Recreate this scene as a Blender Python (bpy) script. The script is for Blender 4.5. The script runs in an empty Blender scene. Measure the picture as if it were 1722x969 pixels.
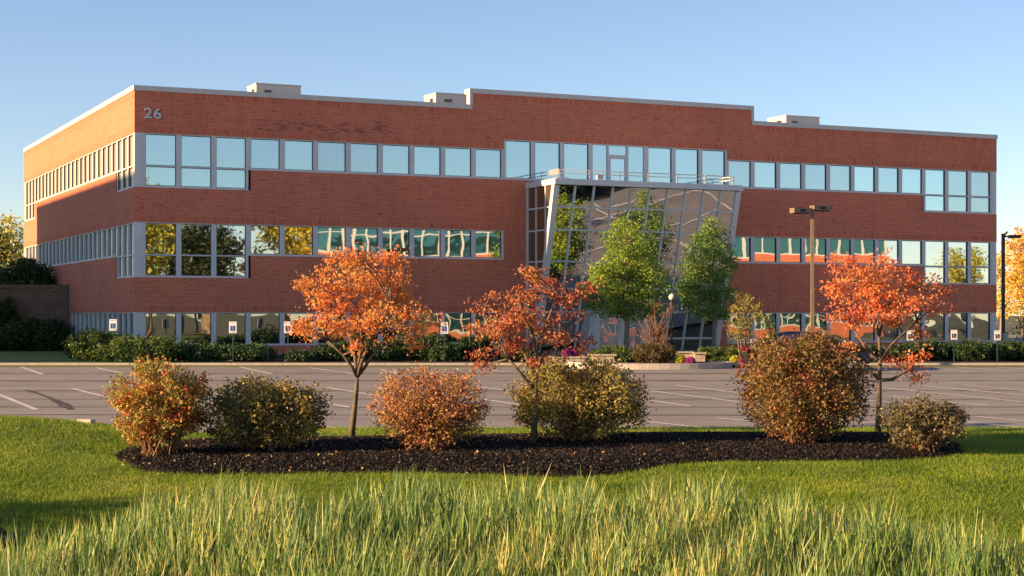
import bpy, math, random
import numpy as np
from mathutils import Vector, Matrix
R = math.radians
rng = np.random.default_rng(7)
random.seed(7)
scene = bpy.context.scene
col = scene.collection

# ------------------------------------------------------------------ camera, sky, sun, exposure
EYE = 2.0
FPX = 2790.0                      # focal length in pixels of the 1722 px wide photograph
cd = bpy.data.cameras.new('camera'); cam = bpy.data.objects.new('camera', cd); col.objects.link(cam)
cam.location = (0, 0, EYE); cam.rotation_euler = (R(90), 0, 0)
cd.sensor_width = 36; cd.lens = 36 * FPX / 1722; cd.shift_y = 42.5 / 1722
cd.clip_end = 3000
scene.camera = cam
SUN_EL = 14.5
SUN_DIR = Vector((-0.951, -0.309, 0)).normalized()
w = bpy.data.worlds.new('World'); scene.world = w; w.use_nodes = True
nt = w.node_tree
sky = nt.nodes.new('ShaderNodeTexSky'); sky.sky_type = 'NISHITA'; sky.sun_disc = False
sky.sun_elevation = R(SUN_EL); sky.sun_rotation = math.atan2(SUN_DIR.x, SUN_DIR.y)
sky.altitude = 900; sky.air_density = 1.0; sky.dust_density = 0.0; sky.ozone_density = 4.2
bg = nt.nodes['Background']; bg.inputs['Strength'].default_value = 0.097
nt.links.new(sky.outputs['Color'], bg.inputs['Color'])
sl = bpy.data.lights.new('sun', 'SUN'); sl.energy = 5.0; sl.angle = R(0.6); sl.color = (1.0, 0.77, 0.45)
so = bpy.data.objects.new('sun', sl); col.objects.link(so)
d = Vector((SUN_DIR.x * math.cos(R(SUN_EL)), SUN_DIR.y * math.cos(R(SUN_EL)), math.sin(R(SUN_EL))))
so.rotation_euler = d.to_track_quat('Z', 'Y').to_euler(); so.location = (-40, -10, 30)
scene.view_settings.view_transform = 'Standard'; scene.view_settings.look = 'None'
scene.view_settings.exposure = 1.2; scene.view_settings.gamma = 1
try:
    scene.view_settings.use_white_balance = True; scene.view_settings.white_balance_temperature = 8000; scene.view_settings.white_balance_tint = 23
except Exception: pass
try:
    scene.view_settings.use_curve_mapping = False
except Exception: pass

# ------------------------------------------------------------------ measuring helpers (photo pixel + distance -> place)
def PX(x, D): return (x - 861) / FPX * D
def PZ(y, D): return EYE + (527 - y) / FPX * D
def lot_z(Y): return -0.753 + 0.01075 * Y
def terr(X, Y):
    z = np.interp(Y, [-200, -12, 0, 12, 17, 21, 24, 27, 31.5, 33.4, 34], [-.9, -.9, -1.8, -1.8, -1.6, -1.2, -.8, -.5, -.36, -.30, -.30])
    z = z + (-.45 - z) * np.clip((np.abs(X) - 13) / 10, 0, 1) * np.clip((26 - Y) / 4, 0, 1)
    return z + .46 * np.exp(-((X + 9.6) / 2.7) ** 2 - ((Y - 30.3) / 2.4) ** 2)
def D_at(x, y, zf=None):          # distance at which the ground shows at pixel row y
    best = None
    for D in np.arange(14, 70, .05):
        X = PX(x, D); z = float(terr(X, D)) if D < 33.3 else lot_z(D)
        yy = 527 + (EYE - z) / D * FPX
        if yy <= y: return float(D)
    return 64.0

# ------------------------------------------------------------------ object helpers
def tag(o, label=None, cat=None, group=None, kind=None):
    if label: o['label'] = label
    if cat: o['category'] = cat
    if group: o['group'] = group
    if kind: o['kind'] = kind
    return o
def empty(name, loc=(0, 0, 0), rz=0, label=None, cat=None, group=None):
    o = bpy.data.objects.new(name, None); col.objects.link(o); o.location = loc; o.rotation_euler = (0, 0, rz)
    o.empty_display_size = .2
    return tag(o, label, cat, group)
def copy_tree(o, parent=None):
    c = o.copy(); col.objects.link(c); c.parent = parent
    for ch in [k for k in bpy.data.objects if k.parent == o]: copy_tree(ch, c)
    return c
class MB:
    def __init__(s): s.v = []; s.f = []; s.m = []; s.uv = []; s.sm = []
    def face(s, pts, mi=0, uv=None, smooth=False):
        b = len(s.v); s.v += [tuple(p) for p in pts]; s.f.append(tuple(range(b, b + len(pts)))); s.m.append(mi)
        s.uv.append(uv if uv else [(0, 0)] * len(pts)); s.sm.append(smooth)
    def box(s, x0, x1, y0, y1, z0, z1, mi=0, uo=(0, 0)):
        a, b = uo
        s.face([(x0, y0, z0), (x1, y0, z0), (x1, y0, z1), (x0, y0, z1)], mi, [(x0 - a, z0 - b), (x1 - a, z0 - b), (x1 - a, z1 - b), (x0 - a, z1 - b)])
        s.face([(x1, y1, z0), (x0, y1, z0), (x0, y1, z1), (x1, y1, z1)], mi, [(x1 - a, z0 - b), (x0 - a, z0 - b), (x0 - a, z1 - b), (x1 - a, z1 - b)])
        s.face([(x0, y1, z0), (x0, y0, z0), (x0, y0, z1), (x0, y1, z1)], mi, [(-y1 - a, z0 - b), (-y0 - a, z0 - b), (-y0 - a, z1 - b), (-y1 - a, z1 - b)])
        s.face([(x1, y0, z0), (x1, y1, z0), (x1, y1, z1), (x1, y0, z1)], mi, [(y0 - a, z0 - b), (y1 - a, z0 - b), (y1 - a, z1 - b), (y0 - a, z1 - b)])
        s.face([(x0, y0, z1), (x1, y0, z1), (x1, y1, z1), (x0, y1, z1)], mi, [(x0, y0), (x1, y0), (x1, y1), (x0, y1)])
        s.face([(x0, y1, z0), (x1, y1, z0), (x1, y0, z0), (x0, y0, z0)], mi, [(x0, y1), (x1, y1), (x1, y0), (x0, y0)])
        return s
    def prism(s, pts, axis, a, b, mi=0):      # polygon in the plane across axis, extruded from a to b
        def P(p, t):
            return {'x': (t, p[0], p[1]), 'y': (p[0], t, p[1]), 'z': (p[0], p[1], t)}[axis]
        s.face([P(p, a) for p in pts], mi); s.face([P(p, b) for p in reversed(pts)], mi)
        n = len(pts)
        for i in range(n):
            p, q = pts[i], pts[(i + 1) % n]; s.face([P(q, a), P(p, a), P(p, b), P(q, b)], mi)
        return s
    def beam(s, p, q, wd, dp, mi=0, up=(0, 0, 1)):   # rectangular bar from p to q
        p = Vector(p); q = Vector(q); t = (q - p).normalized(); u = Vector(up)
        if abs(t.dot(u)) > .95: u = Vector((0, 1, 0))
        a = t.cross(u).normalized() * wd / 2; b = a.cross(t).normalized() * dp / 2
        c = [p + a + b, p - a + b, p - a - b, p + a - b]; e = [q + a + b, q - a + b, q - a - b, q + a - b]
        s.face(c, mi); s.face(e[::-1], mi)
        for i in range(4): s.face([c[(i + 1) % 4], c[i], e[i], e[(i + 1) % 4]], mi)
        return s
    def tube(s, pts, rad, n=7, mi=0):
        pts = [Vector(p) for p in pts]; rings = []; prev = None
        for i, p in enumerate(pts):
            t = (pts[min(i + 1, len(pts) - 1)] - pts[max(i - 1, 0)]).normalized()
            if prev is None: a = t.orthogonal().normalized()
            else:
                a = prev - t * prev.dot(t)
                a = a.normalized() if a.length > 1e-6 else t.orthogonal().normalized()
            prev = a; b = t.cross(a); r = rad[i] if hasattr(rad, '__len__') else rad
            rings.append([p + (a * math.cos(6.2832 * k / n) + b * math.sin(6.2832 * k / n)) * r for k in range(n)])
        base = len(s.v)
        for rg in rings: s.v += [tuple(q) for q in rg]
        for i in range(len(rings) - 1):
            for k in range(n):
                k2 = (k + 1) % n
                s.f.append((base + i * n + k, base + i * n + k2, base + (i + 1) * n + k2, base + (i + 1) * n + k)); s.m.append(mi); s.uv.append([(0, 0)] * 4); s.sm.append(True)
        s.f.append(tuple(base + k for k in reversed(range(n)))); s.m.append(mi); s.uv.append([(0, 0)] * n); s.sm.append(False)
        s.f.append(tuple(base + (len(rings) - 1) * n + k for k in range(n))); s.m.append(mi); s.uv.append([(0, 0)] * n); s.sm.append(False)
        return s
    def lathe(s, prof, c=(0, 0, 0), n=16, mi=0):
        base = len(s.v)
        for r, z in prof:
            for k in range(n): s.v.append((c[0] + r * math.cos(6.2832 * k / n), c[1] + r * math.sin(6.2832 * k / n), c[2] + z))
        for i in range(len(prof) - 1):
            for k in range(n):
                k2 = (k + 1) % n
                s.f.append((base + i * n + k, base + i * n + k2, base + (i + 1) * n + k2, base + (i + 1) * n + k)); s.m.append(mi); s.uv.append([(0, 0)] * 4); s.sm.append(True)
        return s
    def build(s, name, mats, parent=None, bevel=0):
        me = bpy.data.meshes.new(name); me.from_pydata(s.v, [], s.f)
        if not isinstance(mats, (list, tuple)): mats = [mats]
        for m in mats: me.materials.append(m)
        me.polygons.foreach_set('material_index', s.m); me.polygons.foreach_set('use_smooth', s.sm)
        uvl = me.uv_layers.new(name='UVMap'); flat = [c for f in s.uv for p in f for c in p]
        uvl.data.foreach_set('uv', flat); me.update()
        o = bpy.data.objects.new(name, me); col.objects.link(o); o.parent = parent
        if bevel:
            md = o.modifiers.new('bevel', 'BEVEL'); md.width = bevel; md.segments = 2; md.limit_method = 'ANGLE'
        return o
def np_mesh(name, V, F, mats, parent=None, smooth=False, attr=None):     # F: (n,k) int array
    me = bpy.data.meshes.new(name); n, k = F.shape
    me.vertices.add(len(V)); me.vertices.foreach_set('co', V.astype(np.float32).ravel())
    me.loops.add(n * k); me.loops.foreach_set('vertex_index', F.astype(np.int32).ravel())
    me.polygons.add(n); me.polygons.foreach_set('loop_start', np.arange(0, n * k, k, dtype=np.int32))
    if smooth: me.polygons.foreach_set('use_smooth', np.ones(n, dtype=bool))
    me.update(calc_edges=True); me.materials.append(mats)
    o = bpy.data.objects.new(name, me); col.objects.link(o); o.parent = parent
    return o

# ------------------------------------------------------------------ materials
def mat(name, base=(.5, .5, .5), rough=.6, metal=0, spec=.5):
    m = bpy.data.materials.new(name); m.use_nodes = True
    b = m.node_tree.nodes['Principled BSDF']
    b.inputs['Base Color'].default_value = (*base, 1); b.inputs['Roughness'].default_value = rough; b.inputs['Metallic'].default_value = metal
    b.inputs['Specular IOR Level'].default_value = spec
    return m
def nd(m, t, **kw):
    n = m.node_tree.nodes.new(t)
    for k, v in kw.items():
        if k in n.inputs: n.inputs[k].default_value = v
        else: setattr(n, k, v)
    return n
def lk(m, a, b): m.node_tree.links.new(a, b)
def ramp(m, stops):
    r = nd(m, 'ShaderNodeValToRGB'); e = r.color_ramp.elements
    while len(e) < len(stops): e.new(.5)
    for i, (p, c) in enumerate(stops): e[i].position = p; e[i].color = (*c, 1) if len(c) == 3 else c
    return r
def mottled(name, stops, scale=3, rough=.85, bump=.0, detail=6, metal=0, bscale=None, bdist=.02):
    m = mat(name, rough=rough, metal=metal, spec=.3); b = m.node_tree.nodes['Principled BSDF']
    tc = nd(m, 'ShaderNodeTexCoord'); n = nd(m, 'ShaderNodeTexNoise', Scale=scale, Detail=detail, Roughness=.65)
    lk(m, tc.outputs['Object'], n.inputs['Vector']); r = ramp(m, stops); lk(m, n.outputs['Fac'], r.inputs['Fac']); lk(m, r.outputs['Color'], b.inputs['Base Color'])
    if bump:
        n2 = nd(m, 'ShaderNodeTexNoise', Scale=bscale or scale * 4, Detail=5); lk(m, tc.outputs['Object'], n2.inputs['Vector'])
        bp = nd(m, 'ShaderNodeBump', Strength=bump, Distance=bdist); lk(m, n2.outputs['Fac'], bp.inputs['Height']); lk(m, bp.outputs['Normal'], b.inputs['Normal'])
    return m
def brick(name, c1, c2, mortar, bw=.305, rh=.1, off=.5, stain=None, dark=(.66, .66, .70)):
    m = mat(name, rough=.85, spec=.25); b = m.node_tree.nodes['Principled BSDF']
    uv = nd(m, 'ShaderNodeUVMap'); bt = nd(m, 'ShaderNodeTexBrick', offset=off, squash=1)
    for k, v in {'Color1': (*c1, 1), 'Color2': (*c2, 1), 'Mortar': (*mortar, 1), 'Scale': 1, 'Mortar Size': .0095, 'Mortar Smooth': .2, 'Bias': -.1, 'Brick Width': bw, 'Row Height': rh}.items(): bt.inputs[k].default_value = v
    lk(m, uv.outputs['UV'], bt.inputs['Vector'])
    n = nd(m, 'ShaderNodeTexNoise', Scale=.35, Detail=4, Roughness=.6); lk(m, uv.outputs['UV'], n.inputs['Vector'])
    r = ramp(m, [(.25, (.86, .86, .87)), (.5, (.97, .96, .96)), (.75, (1.06, 1.03, 1.0))]); lk(m, n.outputs['Fac'], r.inputs['Fac'])
    mx = nd(m, 'ShaderNodeMix', data_type='RGBA', blend_type='MULTIPLY'); mx.inputs['Factor'].default_value = 1
    lk(m, bt.outputs['Color'], mx.inputs[6]); lk(m, r.outputs['Color'], mx.inputs[7])
    out = mx.outputs[2]
    mps = nd(m, 'ShaderNodeMapping'); mps.inputs['Scale'].default_value = (1.6, .12, 1); lk(m, uv.outputs['UV'], mps.inputs['Vector'])
    ns = nd(m, 'ShaderNodeTexNoise', Scale=1.0, Detail=5, Roughness=.7); lk(m, mps.outputs['Vector'], ns.inputs['Vector'])
    rs_ = ramp(m, [(.28, (.87, .88, .90)), (.46, (1, 1, 1)), (.8, (1.06, 1.04, 1.02))]); lk(m, ns.outputs['Fac'], rs_.inputs['Fac'])
    mxs = nd(m, 'ShaderNodeMix', data_type='RGBA', blend_type='MULTIPLY'); mxs.inputs['Factor'].default_value = 1
    lk(m, out, mxs.inputs[6]); lk(m, rs_.outputs['Color'], mxs.inputs[7]); out = mxs.outputs[2]
    # odd darker bricks
    mp = nd(m, 'ShaderNodeMapping'); mp.inputs['Scale'].default_value = (1 / bw * .5, 1 / rh * .5, 1); lk(m, uv.outputs['UV'], mp.inputs['Vector'])
    n3 = nd(m, 'ShaderNodeTexNoise', Scale=1.3, Detail=1); lk(m, mp.outputs['Vector'], n3.inputs['Vector'])
    r3 = ramp(m, [(.64, (1, 1, 1)), (.74, dark)])
    sx = nd(m, 'ShaderNodeSeparateXYZ'); lk(m, uv.outputs['UV'], sx.inputs[0]); ca_ = nd(m, 'ShaderNodeMath', operation='COMPARE'); ca_.inputs[1].default_value = 8.9; ca_.inputs[2].default_value = 3.3; lk(m, sx.outputs[0], ca_.inputs[0])
    cb_ = nd(m, 'ShaderNodeMath', operation='COMPARE'); cb_.inputs[1].default_value = 10.62; cb_.inputs[2].default_value = .26; lk(m, sx.outputs[1], cb_.inputs[0])
    mm = nd(m, 'ShaderNodeMath', operation='MULTIPLY'); lk(m, ca_.outputs[0], mm.inputs[0]); lk(m, cb_.outputs[0], mm.inputs[1])
    ma = nd(m, 'ShaderNodeMath', operation='MULTIPLY_ADD'); ma.inputs[1].default_value = .15; lk(m, mm.outputs[0], ma.inputs[0]); lk(m, n3.outputs['Fac'], ma.inputs[2]); lk(m, ma.outputs[0], r3.inputs['Fac'])
    mx2 = nd(m, 'ShaderNodeMix', data_type='RGBA', blend_type='MULTIPLY'); mx2.inputs['Factor'].default_value = 1
    lk(m, out, mx2.inputs[6]); lk(m, r3.outputs['Color'], mx2.inputs[7]); lk(m, mx2.outputs[2], b.inputs['Base Color'])
    bp = nd(m, 'ShaderNodeBump', Strength=.35, Distance=.008); lk(m, bt.outputs['Fac'], bp.inputs['Height']); bp.invert = True; lk(m, bp.outputs['Normal'], b.inputs['Normal'])
    return m
def leafmat(name, stops, nscale=1.2, transl=.35, mixf=.5, rough=.55):
    m = bpy.data.materials.new(name); m.use_nodes = True; b = m.node_tree.nodes['Principled BSDF']; out = m.node_tree.nodes['Material Output']
    b.inputs['Roughness'].default_value = rough; b.inputs['Specular IOR Level'].default_value = .3
    g = nd(m, 'ShaderNodeNewGeometry'); tc = nd(m, 'ShaderNodeTexCoord'); n = nd(m, 'ShaderNodeTexNoise', Scale=nscale, Detail=3)
    lk(m, tc.outputs['Object'], n.inputs['Vector'])
    mr = nd(m, 'ShaderNodeMapRange'); mr.inputs['From Min'].default_value = .34; mr.inputs['From Max'].default_value = .66; lk(m, n.outputs['Fac'], mr.inputs['Value'])
    mx = nd(m, 'ShaderNodeMix', data_type='FLOAT'); mx.inputs['Factor'].default_value = mixf; lk(m, mr.outputs['Result'], mx.inputs[2]); lk(m, g.outputs['Random Per Island'], mx.inputs[3])
    r = ramp(m, stops); lk(m, mx.outputs[0], r.inputs['Fac']); lk(m, r.outputs['Color'], b.inputs['Base Color'])
    t = nd(m, 'ShaderNodeBsdfTranslucent'); lk(m, r.outputs['Color'], t.inputs['Color'])
    ms = nd(m, 'ShaderNodeMixShader'); ms.inputs[0].default_value = transl; lk(m, b.outputs[0], ms.inputs[1]); lk(m, t.outputs[0], ms.inputs[2]); lk(m, ms.outputs[0], out.inputs[0])
    return m
def glassmat(name, tint, wav=.02, wscale=.8, inner=(.05, .06, .06), innerf=.12, blinds=False, rough=.012):
    m = bpy.data.materials.new(name); m.use_nodes = True; N = m.node_tree; b = N.nodes['Principled BSDF']; out = N.nodes['Material Output']
    b.inputs['Base Color'].default_value = (*tint, 1); b.inputs['Metallic'].default_value = 1; b.inputs['Roughness'].default_value = rough
    tc = nd(m, 'ShaderNodeTexCoord'); oi = nd(m, 'ShaderNodeObjectInfo')
    ad = nd(m, 'ShaderNodeVectorMath', operation='MULTIPLY_ADD'); ad.inputs[1].default_value = (1, 1, 1)
    cb = nd(m, 'ShaderNodeCombineXYZ'); sc = nd(m, 'ShaderNodeMath', operation='MULTIPLY'); sc.inputs[1].default_value = 40
    lk(m, oi.outputs['Random'], sc.inputs[0]); lk(m, sc.outputs[0], cb.inputs[0]); lk(m, sc.outputs[0], cb.inputs[2]); lk(m, tc.outputs['Object'], ad.inputs[0]); lk(m, cb.outputs[0], ad.inputs[2])
    n = nd(m, 'ShaderNodeTexNoise', Scale=wscale, Detail=1.0); lk(m, ad.outputs[0], n.inputs['Vector'])
    bp = nd(m, 'ShaderNodeBump', Strength=1, Distance=wav); lk(m, n.outputs['Fac'], bp.inputs['Height']); lk(m, bp.outputs['Normal'], b.inputs['Normal'])
    df = nd(m, 'ShaderNodeBsdfDiffuse'); df.inputs['Color'].default_value = (*inner, 1)
    if blinds:
        wv = nd(m, 'ShaderNodeTexWave', wave_type='BANDS', bands_direction='X', Scale=4.5, Distortion=.3); lk(m, tc.outputs['Object'], wv.inputs['Vector'])
        r = ramp(m, [(.2, (.42, .50, .50)), (.8, (.78, .82, .78))]); lk(m, wv.outputs['Fac'], r.inputs['Fac']); lk(m, r.outputs['Color'], df.inputs['Color'])
    ms = nd(m, 'ShaderNodeMixShader'); ms.inputs[0].default_value = innerf
    if blinds:
        mr = nd(m, 'ShaderNodeMapRange'); mr.inputs['To Min'].default_value = innerf * .4; mr.inputs['To Max'].default_value = innerf * 1.8; lk(m, oi.outputs['Random'], mr.inputs['Value']); lk(m, mr.outputs['Result'], ms.inputs[0])
    lk(m, b.outputs[0], ms.inputs[1]); lk(m, df.outputs[0], ms.inputs[2]); lk(m, ms.outputs[0], out.inputs[0])
    return m

M = {}
M['brick'] = brick('brick_red', (.75, .185, .100), (.63, .146, .084), (.74, .36, .23))
M['soldier'] = brick('brick_soldier', (.76, .178, .094), (.58, .122, .074), (.74, .36, .23), bw=.1, rh=.31, off=0)
M['cap'] = mottled('parapet_metal', [(.3, (.56, .52, .47)), (.7, (.66, .61, .55))], 2, .5)
M['frame'] = mottled('frame_grey', [(.3, (.60, .60, .59)), (.7, (.70, .70, .685))], 1.5, .5)
M['gasket'] = mat('gasket', (.05, .05, .05), .6)
M['pane'] = glassmat('pane_blue', (.46, .61, .66), wav=.0015, wscale=.55, inner=(.12, .14, .14), innerf=.10)
M['pane_blind'] = glassmat('pane_blinds', (.52, .70, .71), wav=.0015, wscale=.55, blinds=True, innerf=.22)
M['pane_mid'] = glassmat('pane_mid', (.70, .76, .74), wav=.003, wscale=.7, innerf=.10)
M['pane_wavy'] = glassmat('pane_wavy', (.52, .57, .54), wav=.008, wscale=.75, innerf=.15)
M['pane_side'] = glassmat('pane_side', (.66, .66, .62), wav=.004, wscale=.9, innerf=.6, inner=(.46, .40, .34))
M['pane_atrium'] = glassmat('pane_atrium', (.74, .755, .77), wav=.006, wscale=.8, innerf=.12)
M['roof'] = mottled('roof_membrane', [(.3, (.25, .25, .24)), (.7, (.36, .35, .33))], 1)
M['hvac'] = mottled('hvac_metal', [(.3, (.50, .48, .43)), (.7, (.60, .57, .52))], 2, .45)
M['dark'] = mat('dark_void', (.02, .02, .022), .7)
M['steel'] = mat('rail_steel', (.62, .60, .56), .35, .7)
M['number'] = mat('number_metal', (.62, .62, .62), .4, .3)
M['pole_tan'] = mottled('pole_bronze', [(.3, (.17, .125, .085)), (.7, (.25, .185, .125))], 4, .5)
M['pole_dark'] = mat('pole_dark', (.035, .03, .03), .5)
M['green_post'] = mat('post_green', (.015, .05, .035), .5)
M['white'] = mat('sign_white', (.75, .76, .76), .5)
M['blue'] = mat('sign_blue', (.02, .07, .30), .5)
M['concrete'] = mottled('concrete', [(.3, (.40, .36, .31)), (.7, (.54, .49, .42))], 3, .9, .3)
M['stone'] = mottled('wall_stone', [(.3, (.38, .30, .21)), (.55, (.52, .43, .31)), (.75, (.60, .52, .40))], 5, .9, .5)
M['bark'] = mottled('bark_grey', [(.3, (.14, .10, .07)), (.6, (.27, .21, .15)), (.8, (.36, .30, .22))], 9, .9, .5)
M['bark_m'] = mottled('maple_bark', [(.3, (.09, .065, .045)), (.6, (.17, .125, .085)), (.8, (.26, .20, .14))], 9, .9, .5)
M['bark_dark'] = mottled('bark_dark', [(.3, (.06, .04, .03)), (.7, (.13, .09, .07))], 9, .9, .5)
M['stem'] = mottled('stem_red', [(.3, (.20, .09, .055)), (.7, (.34, .20, .12))], 5, .8)
M['mulch'] = mottled('mulch', [(.3, (.006, .005, .005)), (.5, (.018, .013, .011)), (.62, (.03, .02, .015)), (.8, (.07, .045, .03))], 26, .95, 1.0, bscale=22, bdist=.05)

# asphalt: warm grey, mottled, with faint cracks
def asphalt():
    m = mottled('asphalt', [(.25, (.225, .203, .183)), (.5, (.27, .247, .223)), (.75, (.31, .283, .255))], .35, .9, .25, 8, bscale=60, bdist=.01)
    b = m.node_tree.nodes['Principled BSDF']; src = b.inputs['Base Color'].links[0].from_socket
    tc = nd(m, 'ShaderNodeTexCoord'); mp = nd(m, 'ShaderNodeMapping'); mp.inputs['Scale'].default_value = (.05, .9, 1); lk(m, tc.outputs['Object'], mp.inputs['Vector'])
    n = nd(m, 'ShaderNodeTexNoise', Scale=1.2, Detail=5); lk(m, mp.outputs[0], n.inputs['Vector'])
    r = ramp(m, [(.32, (.80, .80, .82)), (.5, (1, 1, 1)), (.72, (1.08, 1.06, 1.04))]); lk(m, n.outputs['Fac'], r.inputs['Fac'])
    mx = nd(m, 'ShaderNodeMix', data_type='RGBA', blend_type='MULTIPLY'); mx.inputs['Factor'].default_value = 1
    lk(m, src, mx.inputs[6]); lk(m, r.outputs['Color'], mx.inputs[7])
    n2 = nd(m, 'ShaderNodeTexNoise', Scale=45, Detail=3); lk(m, tc.outputs['Object'], n2.inputs['Vector'])
    r2 = ramp(m, [(.35, (.86, .86, .86)), (.65, (1.1, 1.1, 1.1))]); lk(m, n2.outputs['Fac'], r2.inputs['Fac'])
    mx2 = nd(m, 'ShaderNodeMix', data_type='RGBA', blend_type='MULTIPLY'); mx2.inputs['Factor'].default_value = 1
    lk(m, mx.outputs[2], mx2.inputs[6]); lk(m, r2.outputs['Color'], mx2.inputs[7])
    n3 = nd(m, 'ShaderNodeTexNoise', Scale=.9, Detail=4, Roughness=.6); lk(m, tc.outputs['Object'], n3.inputs['Vector'])
    r3 = ramp(m, [(.26, (.62, .60, .60)), (.37, (1, 1, 1)), (.68, (1, 1, 1)), (.75, (1.1, 1.09, 1.08))]); lk(m, n3.outputs['Fac'], r3.inputs['Fac'])
    mx3 = nd(m, 'ShaderNodeMix', data_type='RGBA', blend_type='MULTIPLY'); mx3.inputs['Factor'].default_value = 1
    lk(m, mx2.outputs[2], mx3.inputs[6]); lk(m, r3.outputs['Color'], mx3.inputs[7]); lk(m, mx3.outputs[2], b.inputs['Base Color'])
    return m
M['asphalt'] = asphalt()
M['tar'] = mottled('tar', [(.3, (.045, .04, .037)), (.7, (.10, .085, .075))], 1, .8)
M['paint'] = mottled('road_paint', [(.25, (.40, .37, .34)), (.5, (.58, .55, .51)), (.7, (.66, .63, .59))], 3, .8)
M['soil_grass'] = mottled('turf', [(.25, (.06, .08, .015)), (.5, (.11, .15, .022)), (.75, (.20, .22, .04))], 1.3, .95, .8, 8, bscale=30, bdist=.04)
M['far_grass'] = mottled('far_grass', [(.25, (.05, .12, .02)), (.5, (.08, .17, .03)), (.75, (.13, .21, .04))], .6, .95, .4, 8)
M['dry_grass'] = mottled('dry_grass', [(.25, (.07, .075, .035)), (.5, (.12, .12, .06)), (.75, (.19, .17, .09))], .15, .95, .4, 8)
M['marsh'] = mottled('marsh_soil', [(.3, (.02, .028, .012)), (.7, (.06, .07, .025))], 2, .95, .5)

# ------------------------------------------------------------------ the setting: ground, lot, kerbs, lawn, bed
def grid_mesh(name, xs, ys, zf, m, smooth=True):
    X, Y = np.meshgrid(xs, ys); Z = zf(X, Y)
    V = np.stack([X, Y, Z], -1).reshape(-1, 3); nx = len(xs); i = np.arange((len(ys) - 1) * nx).reshape(len(ys) - 1, nx)[:, :-1].ravel()
    F = np.stack([i, i + 1, i + nx + 1, i + nx], -1)
    return np_mesh(name, V, F, m, smooth=smooth)
def base_z(X, Y):
    z = np.where(Y > 63.5, .0, np.where(Y > 30, lot_z(Y) - .12, np.minimum(terr(X, Y) - .15, lot_z(30) - .12)))
    return z
xs = np.unique(np.concatenate([np.linspace(-900, -60, 9), np.linspace(-60, 60, 60), np.linspace(60, 900, 9)]))
ys = np.unique(np.concatenate([np.linspace(-500, -30, 7), np.linspace(-30, 63, 60), np.array([63.5, 63.6]), np.linspace(64, 140, 10), np.linspace(150, 1400, 10)]))
tag(grid_mesh('ground', xs, ys, base_z, M['dry_grass']), kind='structure')

def lawn_edge(X):      # far edge of the lawn against the lot
    return np.interp(X, [-9.0, -8.35, -7.9, -6.9, -5.9, -5.2, 30], [33.4, 33.35, 31.75, 31.7, 31.75, 33.3, 33.3])
def lot_sheet():
    xs = np.linspace(-60, 60, 61); ys = np.concatenate([np.linspace(30.6, 64.0, 34)])
    return grid_mesh('parking_lot', xs, ys, lambda X, Y: lot_z(Y), M['asphalt'])
tag(lot_sheet(), kind='structure')
# lawn with a short earth edge at the lot
gx = np.unique(np.concatenate([np.linspace(-60, -14, 20), np.linspace(-14, 14, 150), np.linspace(14, 60, 20)]))
tt = np.concatenate([np.linspace(0, .93, 60), np.linspace(.935, 1, 24), [1.0]])
Xg, Tg = np.meshgrid(gx, tt); Yg = -15 + (lawn_edge(Xg) + 15) * Tg
Yg[-1] += .02
Zg = terr(Xg, Yg) + .012 * np.sin(Xg * 2.1 + Yg * 1.3) + .01 * np.sin(Xg * 5.3 - Yg * 3.1)
Zg[-1] = -.62
V = np.stack([Xg, Yg, Zg], -1).reshape(-1, 3); nx = len(gx); ii = np.arange((len(tt) - 1) * nx).reshape(-1, nx)[:, :-1].ravel()
tag(np_mesh('lawn', V, np.stack([ii, ii + 1, ii + nx + 1, ii + nx], -1), M['soil_grass'], smooth=True), kind='structure')

# kerb along the building side of the lot, raised ground behind it
k = MB(); n = 60
kx = np.linspace(-58, 58, n)
def kerb_y(X): return 64.0 - .0 * X
for a, b in zip(kx[:-1], kx[1:]):
    k.box(a, b - .012, 63.98, 64.16, -.22, .085)
kerb = tag(k.build('kerb', M['concrete'], bevel=.02), kind='structure')
tag(grid_mesh('building_lawn', np.linspace(-58, -6, 30), np.linspace(64.17, 125, 20), lambda X, Y: .06 + 0 * X + .0 * Y, M['far_grass']), kind='structure')
M['paving'] = mottled('paving_concrete', [(.3, (.20, .19, .18)), (.7, (.28, .265, .25))], .6, .9, .2)
pv = MB(); pv.face([(1.5, 69.6, .12), (46, 69.6, .12), (46, 90, .22), (1.5, 80.5, .18)]); tag(pv.build('entrance_paving', M['paving']), kind='structure')
pj = MB()
for (a, b, c, d_) in ((4, 72, 30, 70.5), (6, 74.5, 34, 73.5), (10, 70, 13, 79), (18, 70, 20, 81), (27, 70, 28, 84)): pj.beam((a, b, .135 + (b - 69.6) * .006), (c, d_, .135 + (d_ - 69.6) * .006), .14, .012)
tag(pj.build('paving_joints', M['paint']), kind='structure')
rd_ = MB(); c0 = Vector((44, 12)); t0 = Vector((.77, .66)).normalized(); n0 = Vector((-t0.y, t0.x))
def strip(mb, off, wd, z, l0=-75, l1=45):
    q = [c0 + t0 * l0 + n0 * (off - wd / 2), c0 + t0 * l1 + n0 * (off - wd / 2), c0 + t0 * l1 + n0 * (off + wd / 2), c0 + t0 * l0 + n0 * (off + wd / 2)]
    q = [p for p in q]; mb.face([(p.x, p.y, z) for p in q][::1])
strip(rd_, 0, 10, -.26, -22, 30); tag(rd_.build('road', M['asphalt']), kind='structure')
rl0 = MB()
for o_ in (-4.6, -.15, .15, 4.6): strip(rl0, o_, .16, -.255, -22, 30)
tag(rl0.build('road_lines', M['paint']), kind='structure')
tag(grid_mesh('planting_bed_soil', np.linspace(-11.4, 44, 50), np.linspace(64.17, 79, 20), lambda X, Y: .085 + .02 * np.sin(X * 3) * np.sin(Y * 2), M['mulch']), kind='structure')
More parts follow.
